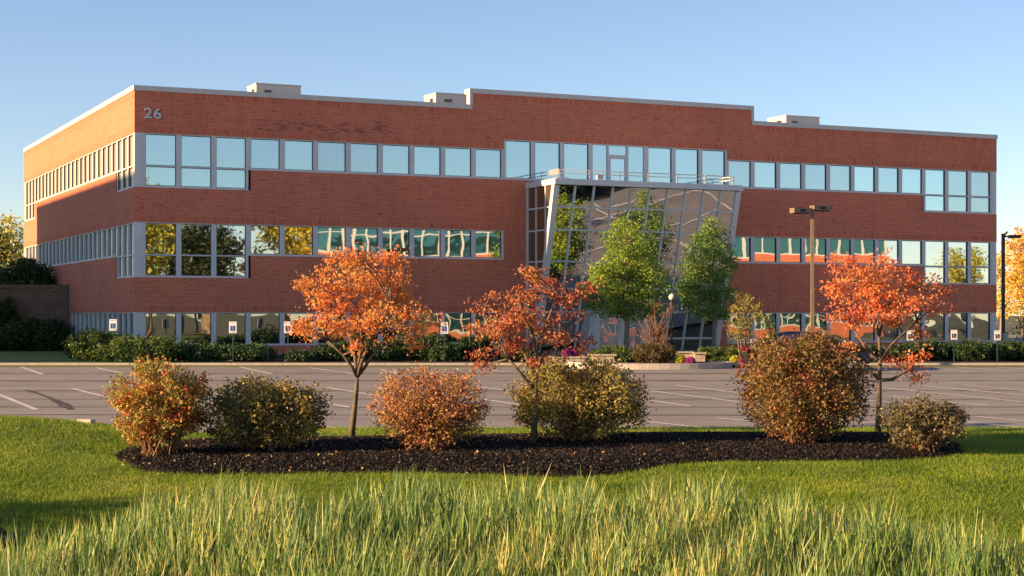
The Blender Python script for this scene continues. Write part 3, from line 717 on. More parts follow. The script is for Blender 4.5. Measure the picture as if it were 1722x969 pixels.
maple((590, 737), 31.2, [(596, 690), (600, 650), (601, 633)], [(3, [(590, 614), (578, 597), (552, 573)], -.05), (3, [(604, 605), (607, 575), (604, 530)], .06), (3, [(613, 618), (623, 600), (640, 588)], .08), (3, [(596, 600), (588, 570), (570, 530)], .12), (3, [(612, 600), (632, 560), (660, 520)], -.10)],
      [(548, 448, 22, 20), (602, 432, 38, 20), (655, 433, 30, 20), (676, 440, 12, 10), (530, 478, 28, 22), (512, 476, 12, 12), (590, 475, 45, 28), (650, 478, 40, 32), (560, 512, 36, 22), (620, 520, 40, 28), (672, 505, 28, 24), (695, 528, 30, 20), (722, 545, 14, 12), (518, 548, 26, 14), (552, 545, 30, 16), (585, 553, 32, 18), (640, 548, 34, 20), (690, 553, 30, 14), (512, 566, 20, 8), (700, 577, 24, 9), (640, 570, 22, 7), (608, 588, 11, 7), (505, 556, 12, 10)],
      'orange maple with the fullest crown, between the second and third shrubs', M['maple_o'], 11)
maple((896, 742), 29.2, [(899, 700), (901, 655), (902, 620), (903, 588)], [(2, [(885, 640), (868, 618), (855, 604)], -.05), (4, [(893, 560), (880, 530), (872, 500)], .08), (4, [(910, 560), (925, 530), (935, 500)], -.08), (3, [(915, 600), (938, 580), (960, 560)], .08), (3, [(889, 612), (880, 590), (862, 575)], .1)],
      [(889, 463, 26, 14), (925, 476, 28, 14), (948, 500, 30, 22), (990, 486, 22, 9), (868, 498, 26, 20), (813, 516, 22, 18), (832, 497, 5, 9), (806, 556, 26, 10), (840, 552, 36, 22), (893, 535, 36, 26), (925, 555, 20, 16), (862, 582, 34, 14), (816, 595, 18, 8), (813, 618, 12, 9), (955, 540, 22, 22), (945, 572, 28, 18), (975, 575, 20, 14), (986, 590, 16, 8), (938, 598, 22, 10), (892, 607, 7, 5), (905, 500, 24, 16), (840, 530, 22, 14)],
      'rust red maple with a loose sparse crown, in front of the fourth shrub', M['maple_r'], 12)
maple((1476, 731), 31.6, [(1478, 690), (1479, 640), (1480, 605), (1478, 565)], [(2, [(1500, 638), (1520, 625), (1532, 620)], -.03), (3, [(1468, 600), (1452, 575), (1440, 556)], .06), (3, [(1495, 585), (1520, 562), (1545, 540)], .05), (4, [(1468, 535), (1450, 505), (1440, 470)], -.08), (4, [(1488, 530), (1505, 500), (1530, 478)], .1), (2, [(1462, 620), (1444, 605), (1430, 590)], .04)],
      [(1401, 434, 6, 7), (1410, 453, 15, 14), (1435, 437, 13, 8), (1442, 457, 28, 20), (1489, 450, 26, 18), (1397, 480, 13, 14), (1424, 489, 32, 26), (1467, 486, 36, 28), (1493, 490, 25, 25), (1536, 471, 22, 18), (1563, 482, 20, 18), (1522, 488, 20, 20), (1590, 492, 10, 8), (1411, 529, 16, 10), (1439, 532, 26, 16), (1460, 518, 30, 20), (1496, 520, 30, 20), (1528, 512, 30, 18), (1558, 511, 22, 14), (1585, 522, 22, 8), (1512, 541, 26, 9), (1548, 545, 14, 8), (1554, 560, 12, 5), (1431, 580, 16, 5), (1422, 596, 10, 5), (1548, 590, 16, 10), (1507, 610, 14, 7), (1530, 622, 18, 7), (1550, 638, 10, 6), (1528, 602, 16, 5)],
      'coral red maple with a drooping low limb, rightmost in the mulch bed', M['maple_c'], 13)

def shrub(x, ybase, hw, ytop, label, mt, seed, n=14000, leaf=.05, vase=.45, stems=60, name='shrub', group='rounded shrubs in the mulch bed', stemmat=None, D=None, p=.28, dep=1.0, cut=.12, sub=None, aspect=.32, norm=3.0):
    rs = np.random.default_rng(seed); D = D or D_at(x, ybase); X0 = PX(x, D)
    z0 = gz(X0, D) if D < 34 else .08
    s = D / FPX; H = PZ(ytop, D) - z0; rx = hw * s; ry = rx * .9 * dep
    r = empty(name, (X0, D, z0), 0, label, 'shrub', group)
    # dome of tufts: widest near 55% of the height, pinched at the base
    m_ = max(40, n // 26); T = []
    while len(T) < m_:
        v = rs.normal(size=3); v /= np.linalg.norm(v); rad = rs.uniform(0, 1) ** p
        q = v / (np.abs(v) ** norm).sum() ** (1 / norm) * rad; z = .52 + q[2] * .48
        pinch = (1 if z > .45 else vase + (1 - vase) * (z / .45) ** .7) * .98
        if z < cut or (z < .4 and rs.uniform() > .62 + z): continue
        lump = 1 + .02 * rs.normal() + .08 * math.sin(v[0] * 5 + seed) * math.sin(v[1] * 4 + seed * 2) + .06 * math.sin(v[2] * 9 + v[0] * 7)
        zz = 1 + .05 * math.sin(v[0] * 6 + seed) 
        T.append((q[0] * rx * pinch * lump, q[1] * ry * pinch * lump, z * H * zz))
    T = np.array(T); T[:, 2] -= np.maximum(0, T[:, 2] - H * .97) * .6
    tr = rx * .060 + .015
    Lc = np.repeat(T, 26, axis=0) + rs.normal(size=(m_ * 26, 3)) * tr
    # a few stray sprays
    sp = T[rs.integers(0, m_, 110)] * rs.uniform(1.0, 1.08, 110)[:, None]; Lc = np.concatenate([Lc, np.repeat(sp, 9, axis=0) + rs.normal(size=(990, 3)) * tr * .8])
    Lc = Lc[Lc[:, 2] > .03]
    leaf_mesh(Lc, leaf, rs, droop=.25, aspect=aspect, parent=r, name='foliage', m=mt)
    st = MB()
    for i in range(stems):
        t = T[rs.integers(0, m_)] * rs.uniform(.9, 1.03); b = np.array([rs.normal() * rx * .16, rs.normal() * ry * .16, -.03]); q = curve_pts(b, t, rs, 5, .06, .25)
        st.tube(q, [.011, .010, .008, .006, .004], 5)
    for i in range(stems * 2):
        a = T[rs.integers(0, m_)]; t = a * rs.uniform(.93, 1.07, 3); st.tube([tuple(a * .8 + np.array([0, 0, .02])), tuple(t)], [.005, .003], 4)
    st.build('stems', stemmat or M['stem'], r)
    return r
lm = leafmat
M['s1'] = lm('shrub_fire', [(0, (.44, .06, .04)), (.25, (.52, .13, .05)), (.45, (.56, .30, .07)), (.6, (.24, .30, .06)), (.78, (.50, .38, .14)), (.9, (.46, .09, .05)), (1, (.30, .06, .05))], 2.4, .3, .36)
M['s2'] = lm('shrub_olive', [(0, (0.077, 0.072, 0.033)), (.35, (0.155, 0.133, 0.055)), (.6, (0.243, 0.210, 0.066)), (.8, (0.497, 0.354, 0.077)), (1, (0.608, 0.287, 0.066))], 2.2, .3, .36)
M['s3'] = lm('shrub_russet', [(0, (0.166, 0.073, 0.046)), (.3, (0.374, 0.146, 0.073)), (.6, (0.541, 0.250, 0.094)), (.85, (0.499, 0.374, 0.104)), (1, (0.229, 0.073, 0.062))], 2.2, .3, .36)
M['s4'] = lm('shrub_gold', [(0, (0.081, 0.066, 0.041)), (.3, (0.172, 0.122, 0.051)), (.55, (0.304, 0.243, 0.071)), (.8, (0.466, 0.375, 0.101)), (1, (0.243, 0.304, 0.051))], 2.2, .3, .36)
M['s5'] = lm('shrub_bronze', [(0, (0.203, 0.051, 0.036)), (.3, (0.264, 0.101, 0.045)), (.55, (0.172, 0.152, 0.051)), (.8, (0.345, 0.203, 0.081)), (1, (0.426, 0.122, 0.061))], 2.2, .3, .36)
M['s6'] = lm('shrub_grey_green', [(0, (0.071, 0.071, 0.041)), (.4, (0.142, 0.122, 0.061)), (.7, (0.243, 0.203, 0.091)), (1, (0.304, 0.183, 0.101))], 2.2, .3, .36)
shrub(268, 775, 80, 612, 'vase shaped shrub in red and yellow, leftmost in the bed', M['s1'], 21, 10500, vase=.35, stems=190, cut=.16, leaf=.062, p=.42)
shrub(445, 768, 97, 641, 'low dark olive shrub with orange leaves at its foot', M['s2'], 22, 15000, cut=.0, vase=.9, leaf=.055, p=.36, stems=120)
shrub(722, 768, 97, 626, 'russet twiggy shrub right of the fullest orange maple', M['s3'], 23, 11500, vase=.75, stems=320, cut=.03, leaf=.046, p=.42)
shrub(975, 765, 107, 612, 'wide golden olive shrub behind the rust red maple trunk', M['s4'], 24, 19000, vase=.92, leaf=.056, cut=.0, D=29.8, norm=3.4, p=.36, stems=150)
shrub(1352, 757, 100, 566, 'tallest bronze green globe shrub in front of the lamp post', M['s5'], 25, 27000, vase=.94, leaf=.056, cut=.0, D=29.5, norm=2.6, p=.28, stems=150)
shrub(1555, 766, 70, 672, 'smallest grey green shrub at the right end of the bed', M['s6'], 26, 7000, vase=.55, leaf=.052, cut=.05, p=.4, stems=130)

# shrubs and hedges at the building
M['hedge'] = lm('hedge_green', [(0, (.02, .045, .018)), (.4, (.035, .075, .025)), (.8, (.06, .11, .035)), (1, (.10, .14, .04))], 1.0, .2, .5)
M['hedge_y'] = lm('hedge_yellow_green', [(0, (.03, .065, .018)), (.4, (.06, .11, .025)), (.8, (.14, .19, .04)), (1, (.26, .27, .06))], 1.0, .25, .5)
M['hedge_b'] = lm('hedge_brown', [(0, (.07, .05, .025)), (.5, (.14, .10, .045)), (1, (.22, .15, .06))], 1.2, .25, .5)
HG = 'low shrubs along the building'
hs = [(160, 84, 46, 559, 'hedge_y', 'round yellow green bush at the left corner of the building', 1.0, 66.6),
      (236, 0, 68, 570, 'hedge_y', 'clipped yellow green bush in front of the corner pillar', 1, 66.0),
      (330, 0, 50, 582, 'hedge', 'dark juniper right of the clipped corner bush', 1, 66.8), (415, 0, 46, 583, 'hedge', 'dark juniper under the fifth ground floor window', 1, 66.6),
      (505, 0, 26, 594, 'hedge', 'very low dark juniper against the brick base', 1, 66.2), (572, 0, 42, 581, 'hedge', 'dark juniper behind the orange maple trunk', 1, 67),
      (640, 0, 36, 577, 'hedge', 'dark juniper right of the orange maple trunk', 1, 67.2), (700, 0, 52, 566, 'hedge', 'broad dark green bush left of the accessible sign', .8, 67.4),
      (752, 0, 30, 580, 'hedge', 'dark green bush at the foot of the accessible sign', 1, 66.4), (800, 0, 28, 568, 'hedge', 'upright dark green bush behind the rust maple', 1, 67),
      (868, 0, 34, 590, 'hedge', 'low dark green bush behind the rust maple trunk', 1, 67)]
for i, (x, _, hw, yt, mk, lb, dp, D) in enumerate(hs): shrub(x, 0, hw, yt, lb, M[mk], 40 + i, 6500 if hw > 40 else 4500, leaf=.09, vase=.9, stems=10, name='evergreen_bush', group=HG, D=D, p=.22, dep=dp, cut=.03, aspect=.4)
rx_ = [(1300, 34, 578), (1440, 30, 585), (1482, 28, 584), (1522, 30, 582), (1562, 30, 577), (1600, 27, 580), (1638, 30, 577), (1676, 27, 581), (1712, 30, 576), (1750, 30, 579)]
rl_ = ['dark hedge bush left of the parked car', 'dark hedge bush just right of the parked car', 'dark hedge bush behind the coral maple trunk', 'dark hedge bush by the single small sign', 'dark hedge bush right of the small sign', 'dark hedge bush at the foot of the second right sign', 'dark hedge bush between the last two signs', 'dark hedge bush at the foot of the rightmost sign', 'dark hedge bush in front of the dark lamp post', 'dark hedge bush at the right edge of the photo']
for i, ((x, hw, yt), lb) in enumerate(zip(rx_, rl_)): shrub(x, 0, hw, yt, lb, M['hedge'], 60 + i, 4500, leaf=.09, vase=.95, stems=8, name='evergreen_bush', group=HG, D=67 + (i % 3) * .4, p=.22, dep=1.3, cut=.02, aspect=.4)

# ---- entrance island: kerb, stone walls, flowers, trees
D0 = 61.6
isl = MB(); rs = np.random.default_rng(5)
ip = []
for t in np.linspace(0, math.pi, 26):
    ip.append((PX(1092, 64) + 3.05 * math.cos(math.pi - t), 64.0 - 2.3 * math.sin(t) ** .6))
for (a, b) in zip(ip[:-1], ip[1:]): isl.beam((a[0], a[1], lot_z(a[1]) + .07), (b[0], b[1], lot_z(b[1]) + .07), .18, .30)
tag(isl.build('island_kerb', M['concrete']), kind='structure')
f_ = MB(); f_.face([(x, y, .07) for x, y in ip]); tag(f_.build('island_soil', M['mulch']), kind='structure')
def stone_wall(x0, x1, y0, D, ytop, label, dep=.35):
    r = empty('stone_wall', (PX(x0, D), D, .0), 0, label, 'low wall', 'low stone planter walls by the entrance'); w_ = PX(x1, D) - PX(x0, D); h = PZ(ytop, D); rs = random.Random(int(x0))
    b = MB(); nrow = max(2, int(h / .16)); rh = (h - .06) / nrow
    for k_ in range(nrow):
        x = 0
        while x < w_ - .05:
            ww = min(rs.uniform(.3, .55), w_ - x); b.box(x + .005, x + ww - .005, rs.uniform(-.012, .012), dep, k_ * rh + .004, (k_ + 1) * rh - .004); x += ww
    b.build('blocks', M['stone'], r); MB().box(-.04, w_ + .04, -.05, dep + .03, h - .055, h).build('coping', M['stone'], r)
stone_wall(996, 1035, 0, 63.2, 596, 'pale stone planter wall left of the entrance island')
stone_wall(1137, 1165, 0, 66.5, 591.5, 'pale stone planter wall behind the yellow chrysanthemum')
stone_wall(1168, 1186, 0, 66.2, 593, 'short stone wall end in front of the second green tree')
stone_wall(1194, 1216, 0, 63.6, 608, 'low stone block wall left of the right hand flowers')
stone_wall(1220, 1262, 0, 63.4, 612, 'lowest stone edging under the right hand flowers')
stone_wall(900, 984, 0, 64.6, 600, 'shaded planter wall below the magenta flowers')
M['mum_y'] = lm('mum_yellow', [(0, (.45, .45, .04)), (1, (.75, .70, .10))], 4, .3); M['mum_m'] = lm('mum_magenta', [(0, (.38, .03, .22)), (1, (.62, .10, .42))], 4, .3)
def mum(x, y, rp, D, mk, label):
    rs = np.random.default_rng(int(x)); s = D / FPX; r_ = rp * s; X0 = PX(x, D); zc = PZ(y, D); z0 = zc - r_ * .9
    r = empty('flower_clump', (X0, D, z0), 0, label, 'flowers', 'potted chrysanthemums by the entrance')
    L = ell_pts(900, (0, 0, r_ * .9), (r_, r_, r_ * .9), rs, .12); leaf_mesh(L, .05, rs, 0, .5, r, 'blossom', M[mk])
    MB().lathe([(r_ * .45, -.04), (r_ * .6, r_ * .3), (r_ * .2, r_ * 1.2)], n=10).build('leaf_ball', M['hedge_y'], r)
mum(1144, 605, 9.5, 63, 'mum_y', 'yellow chrysanthemum clump on the island next to a magenta one')
mum(1161, 608, 8.5, 62.7, 'mum_m', 'magenta chrysanthemum clump on the island next to a yellow one')
mum(1236, 606, 9, 64.3, 'mum_y', 'yellow chrysanthemum clump on the right hand planter')
mum(1252, 607, 9, 64.0, 'mum_m', 'magenta chrysanthemum clump on the right hand planter')
mum(1268, 604, 8, 64.4, 'mum_y', 'yellow chrysanthemum clump nearest the tall bronze shrub')
mum(952, 594, 8, 64.8, 'mum_m', 'magenta chrysanthemum clump left of its twin, near the rust maple'); mum(968, 593, 8, 65.0, 'mum_m', 'magenta chrysanthemum clump right of its twin, near the rust maple')
shrub(1100, 0, 36, 581, 'dark brown rounded bush on the entrance island', M['hedge_b'], 80, 7000, leaf=.07, vase=.9, stems=12, name='round_bush', group=HG, D=63.4, p=.22, cut=.02, dep=.9)
shrub(1030, 0, 40, 585, 'low sunny green ground shrub at the first green tree', M['hedge_y'], 81, 5000, leaf=.08, vase=.95, stems=6, name='ground_shrub', group=HG, D=66.5, p=.3, cut=.02)
shrub(1212, 0, 38, 587, 'low green ground shrub under the second green tree', M['hedge_y'], 82, 5000, leaf=.08, vase=.95, stems=6, name='ground_shrub', group=HG, D=67.6, p=.3, cut=.02)
shrub(1052, 0, 18, 596, 'small dark green shrub between the stone wall and the brown bush', M['hedge'], 83, 3000, leaf=.07, vase=.95, stems=4, name='ground_shrub', group=HG, D=64.6, p=.3, cut=.02)
shrub(1222, 0, 26, 604, 'creeping yellow green plant by the right hand flowers', M['hedge_y'], 84, 3000, leaf=.07, vase=.95, stems=4, name='ground_shrub', group=HG, D=65, p=.3, cut=.02)

def tree(name, x, ybase, D, blobs_px, trunk_top, label, mt, seed, leaf=.09, dens=.30, per=30, tr=.16, group=None, bark='bark', thick=.11, depf=.8, flat=.7, z0=.09, multi=0, nbr=True, p=.5, dup=2, cat='tree'):
    rs = np.random.default_rng(seed); X0 = PX(x, D); s = D / FPX
    def loc(a, b, dy=0): return ((a - x) * s, dy, PZ(b, D) - z0)
    r = empty(name, (X0, D, z0), 0, label, cat, group)
    xc = np.mean([b[0] for b in blobs_px]); half = max(abs(b[0] - xc) + b[2] for b in blobs_px)
    bl = []
    for (a, b, rx, ry) in blobs_px:
        lim = depf * math.sqrt(max(.04, 1 - ((a - xc) / (half + 1)) ** 2)) * half * s
        for kk in range(dup):
            dy = rs.uniform(-1, 1) * lim * .7; c = loc(a + rs.uniform(-.1, .1) * rx, b + rs.uniform(-.1, .1) * ry, dy); bl.append((*c, rx * s, max(rx, ry) * s * .8, ry * s))
    Lc, T = tuft_leaves(bl, dens, per, tr, rs, flat, p)
    leaf_mesh(Lc, leaf, rs, droop=.4, aspect=.38, parent=r, m=mt)
    tk = MB(); top = loc(*trunk_top)
    if multi:
        for i in range(multi):
            a = rs.uniform(0, 6.28); e = np.array(top) + np.array([math.cos(a) * .5, math.sin(a) * .5, rs.uniform(-.2, .4)]) * multi * .12
            tk.tube(curve_pts((math.cos(a) * .08, math.sin(a) * .08, -.1), e, rs, 6, .06, 0), [thick * .5 * (1 - .12 * j) for j in range(6)], 7)
    else: tk.tube(curve_pts((0, 0, -.15), top, rs, 8, .03, 0), [thick * (1.25 if j == 0 else 1 - .09 * j) for j in range(8)], 9)
    tk.build('trunk', M[bark], r)
    if nbr:
        br = MB(); low = np.array(loc(x, ybase - (ybase - trunk_top[1]) * .45)); topn = np.array(top)
        for bi, b in enumerate(bl):
            c = np.array(b[:3]); t_ = min(1, max(.2, (c[2] - .35 * abs(c[0]) - low[2]) / max(.3, topn[2] - low[2]))) if not multi else .9
            e = low + (topn - low) * t_; q = curve_pts(e, c, rs, 6, .08, .05); br.tube(q, [thick * .24 * (1 - .14 * i) for i in range(6)], 6)
            for (k_, t) in T[::9]:
                if k_ == bi: br.tube([q[3], tuple(t)], [thick * .1, thick * .04], 4)
        br.build('branches', M[bark], r)
    return r
M['pear'] = lm('pear_green', [(0, (.07, .15, .025)), (.35, (.15, .27, .04)), (.7, (.30, .41, .07)), (1, (.50, .52, .12))], .8, .35, .55)
M['pear_d'] = lm('pear_dark_green', [(0, (.06, .16, .05)), (.4, (.11, .24, .06)), (.75, (.22, .34, .08)), (1, (.46, .48, .10))], .8, .35, .55)
def Dv(x, v): return W3(U(x, v), v).y
tree('pear_tree', 1052, 588, Dv(1054, 5.8), [(1045, 392, 22, 18), (1065, 385, 16, 14), (1030, 405, 16, 14), (1040, 425, 34, 22), (1072, 425, 26, 24), (1020, 455, 32, 22), (1060, 460, 38, 26), (1095, 458, 26, 26), (1005, 480, 26, 14), (1040, 492, 38, 20), (1082, 492, 34, 24), (998, 516, 20, 12), (1030, 520, 30, 14), (1066, 522, 34, 16), (1100, 520, 20, 14), (990, 500, 16, 10), (1112, 478, 14, 14), (1086, 440, 18, 12), (1008, 455, 14, 10), (1044, 378, 10, 8)], (1050, 430),
     'bright green tree in front of the glass entrance, the left of the pair', M['pear'], 31, leaf=.105, dens=1.7, per=32, tr=.18, group='green trees in front of the entrance', z0=.17, thick=.14)
tree('pear_tree', 1200, 587, Dv(1200, 5.6), [(1193, 378, 16, 12), (1185, 398, 22, 16), (1205, 402, 18, 16), (1180, 425, 28, 20), (1210, 428, 26, 20), (1224, 450, 20, 18), (1172, 455, 32, 22), (1205, 465, 32, 22), (1165, 485, 30, 18), (1200, 500, 34, 20), (1228, 492, 16, 18), (1160, 512, 20, 14), (1192, 528, 32, 14), (1218, 525, 18, 12)], (1195, 420),
     'darker slimmer green tree at the right side of the glass entrance', M['pear_d'], 32, leaf=.105, dens=1.7, per=32, tr=.18, group='green trees in front of the entrance', z0=.17, thick=.12)
M['olive'] = lm('olive_gold', [(0, (.14, .14, .03)), (.4, (.26, .24, .05)), (.75, (.42, .33, .08)), (1, (.50, .28, .08))], 1, .35, .5)
tree('small_tree', 1250, 592, 66.5, [(1250, 500, 18, 12), (1240, 520, 20, 14), (1262, 522, 20, 14), (1235, 545, 18, 16), (1258, 548, 22, 18), (1270, 530, 12, 12), (1232, 565, 14, 8), (1256, 568, 20, 9)], (1250, 540), 'small multi stemmed olive gold tree right of the entrance', M['olive'], 33, leaf=.08, dens=1.2, per=22, tr=.12, multi=4, thick=.07, group='small trees by the entrance')
M['purple'] = lm('barberry', [(0, (.16, .06, .06)), (.5, (.30, .15, .09)), (1, (.42, .28, .12))], 1.5, .3, .5)
pt = tree('bare_shrub_tree', 1103, 583, 64.6, [(1100, 512, 12, 10), (1095, 535, 18, 12), (1118, 528, 12, 10), (1088, 555, 20, 12), (1110, 552, 18, 12), (1082, 570, 14, 7), (1118, 572, 14, 8), (1128, 520, 8, 10)], (1103, 560), 'half bare reddish tan shrub tree rising from the brown bush', M['purple'], 34, leaf=.06, dens=.38, per=10, tr=.10, multi=3, thick=.05, bark='stem', group='small trees by the entrance')
tw = MB(); rs = np.random.default_rng(8)
for i in range(90):
    a = rs.uniform(0, 6.28); l = rs.uniform(.5, 1.9); sp = rs.uniform(.15, .55)
    e = np.array([math.cos(a) * l * sp, math.sin(a) * l * sp * .8, l]); q = curve_pts((0, 0, .1), e, rs, 6, .06, 0); tw.tube(q, [.014, .012, .010, .008, .006, .004], 4)
tw.build('twigs', M['stem'], pt)

# ------------------------------------------------------------------ signs, lamps, car
def acc_sign(x, ytop, D, label, sc=1.0, blue=True, lower=False):
    X0 = PX(x, D); zt = PZ(ytop, D) - .08; r = empty('parking_sign', (X0, D, .08), 0, label, 'sign', 'accessible parking signs along the kerb')
    MB().box(-.025, .025, .012, .045, 0, zt + .0).build('post', M['green_post'], r)
    w_, h = .30 * sc, .46 * sc; b = MB(); b.box(-w_ / 2, w_ / 2, 0, .01, zt - h, zt); p = b.build('plate', M['white'], r, bevel=.003)
    bl = MB(); s = .20 * sc; cz = zt - h * .58; bl.box(-s / 2, s / 2, -.004, -.001, cz - s / 2, cz + s / 2)
    bl.box(-w_ * .42, w_ * .42, -.004, -.001, zt - .055 * sc, zt - .045 * sc); bl.box(-w_ * .36, w_ * .36, -.004, -.001, zt - h + .03 * sc, zt - h + .045 * sc)
    bl.build('emblem_field', M['blue'] if blue else M['dark'], p)
    wc = MB(); k_ = s / .2
    c = [(.012 + .048 * math.cos(t), -.035 + .048 * math.sin(t)) for t in np.linspace(R(-150), R(20), 10)]
    for a, b2 in zip(c[:-1], c[1:]): wc.beam((a[0] * k_ - .01, -.007, cz + a[1] * k_), (b2[0] * k_ - .01, -.007, cz + b2[1] * k_), .012, .004)
    for a, b2 in (((-.012, .05), (-.008, -.01)), ((-.008, -.01), (.032, -.012)), ((.032, -.012), (.05, -.06)), ((-.01, .025), (.022, .022))):
        wc.beam((a[0] * k_, -.0075, cz + a[1] * k_), (b2[0] * k_, -.0075, cz + b2[1] * k_), .014, .004)
    wc.lathe([(.001, -.012), (.012, 0), (.001, .012)], (-.014 * k_, -.007, cz + .07 * k_), 8)
    wc.build('wheelchair_symbol', M['white'], p)
    if lower:
        b = MB(); b.box(-w_ * .42, w_ * .42, 0, .01, zt - h - .14, zt - h - .02); b.build('lower_plate', M['white'], r)
    return r
acc_sign(190, 537, 66, 'blue accessible parking sign in front of the corner bushes, leftmost of all', 1)
acc_sign(391.5, 541, 65.6, 'blue accessible parking sign in front of the fourth ground floor mullion', 1)
acc_sign(484, 541, 65.6, 'blue accessible parking sign just left of the orange maple crown', 1)
acc_sign(747, 542, 65.6, 'blue accessible parking sign between the orange and rust maples', 1)
acc_sign(1530.5, 556, 65.6, 'accessible parking sign behind the coral maple crown', .85, False)
acc_sign(1604.5, 555, 65.6, 'accessible parking sign second from the right edge', .85, False)
acc_sign(1677.5, 556, 65.6, 'accessible parking sign at the right corner of the building, rightmost of all', .85, False)
for (x, y, D, lb) in ((1380, 556, 68, 'tiny white notice plate behind the parked car'), (1267, 570, 66, 'tiny white notice plate below the olive gold tree')):
    r = empty('notice_sign', (PX(x, D), D, .08), 0, lb, 'sign'); zt = PZ(y, D) - .08
    MB().box(-.02, .02, .012, .04, 0, zt).build('post', M['green_post'], r); p = MB().box(-.12, .12, 0, .01, zt - .17, zt).build('plate', M['white'], r)
    b = MB()
    for i in range(3): b.box(-.09, .09, -.003, -.001, zt - .05 - i * .045, zt - .042 - i * .045)
    b.build('lettering', M['dark'], p)

# double headed lamp post
D = 62.2; r = empty('lamp_post', (PX(1366, D), D, lot_z(D)), 0, 'tan square lamp post with two box heads behind the tallest shrub', 'street lamp'); zb = lot_z(D)
def zl_(y): return PZ(y, D) - zb
s = D / FPX
MB().lathe([(.28, 0), (.28, .55), (.24, .6), (.001, .6)], n=20).build('concrete_base', M['concrete'], r)
pm = MB(); top = zl_(349); pm.face([], 0) if False else None
pm.prism([(-.062, -.062), (.062, -.062), (.062, .062), (-.062, .062)], 'z', .6, top * .5); pm.box(-.056, .056, -.056, .056, top * .5 + .001, top); pm.box(-.14, .14, -.14, .14, .602, .64)
pm.build('pole', M['pole_tan'], r, bevel=.008)
ar = MB(); ar.beam((-.05, 0, top - .12), (-.42, -.12, top - .14), .07, .09); ar.beam((.05, 0, top - .05), (.3, .12, top - .03), .07, .09); ar.build('arm', M['pole_dark'], r)
def head(cx, cy, cz, ang):
    h = MB(); h.box(-.36, .36, -.19, .19, -.09, .09); h.box(-.30, .30, -.14, .14, -.115, -.091, 1); h.box(-.12, .12, -.196, -.191, -.05, .05, 1)
    o = h.build('lamp_head', [M['pole_tan'], M['dark']], r, bevel=.012); o.location = (cx, cy, cz); o.rotation_euler = (0, 0, ang); return o
head(-.46, -.14, top - .13, R(18)); head(.34, .14, top - .02, R(18))
D = 112; zb = .07; r = empty('lamp_post', (PX(1687, D), D, zb), 0, 'dark single arm lamp post right of the building', 'street lamp')
top = PZ(393, D) - zb
MB().lathe([(.35, 0), (.35, .6), (.001, .62)], n=16).build('concrete_base', M['concrete'], r)
MB().box(-.10, .10, -.10, .10, .6, top).box(-.2, .2, -.2, .2, .601, .66).build('pole', M['pole_dark'], r)
MB().beam((.1, 0, top - .2), (.45, 0, top - .18), .1, .1).build('arm', M['pole_dark'], r)
MB().box(.4, 1.15, -.25, .25, top - .28, top - .1).box(.45, 1.1, -.2, .2, top - .31, top - .282).build('lamp_head', M['pole_dark'], r, bevel=.02)
# bird perched on the arm
bd = empty('bird', (PX(1691, 112), 112, PZ(393, 112) - .1), 0, 'tiny dark bird perched on the dark lamp post arm', 'bird')
bb = MB(); bb.tube([(-.10, 0, .05), (-.04, 0, .08), (.05, 0, .14), (.09, 0, .21), (.13, 0, .24), (.17, 0, .235)], [.015, .05, .065, .04, .035, .005], 8); bb.tube([(-.22, 0, .03), (-.08, 0, .07)], [.02, .035], 6)
bb.tube([(0.01, .015, .1), (.01, .015, 0)], .006, 4); bb.tube([(.01, -.015, .1), (.01, -.015, 0)], .006, 4); bb.build('body', M['pole_dark'], bd)

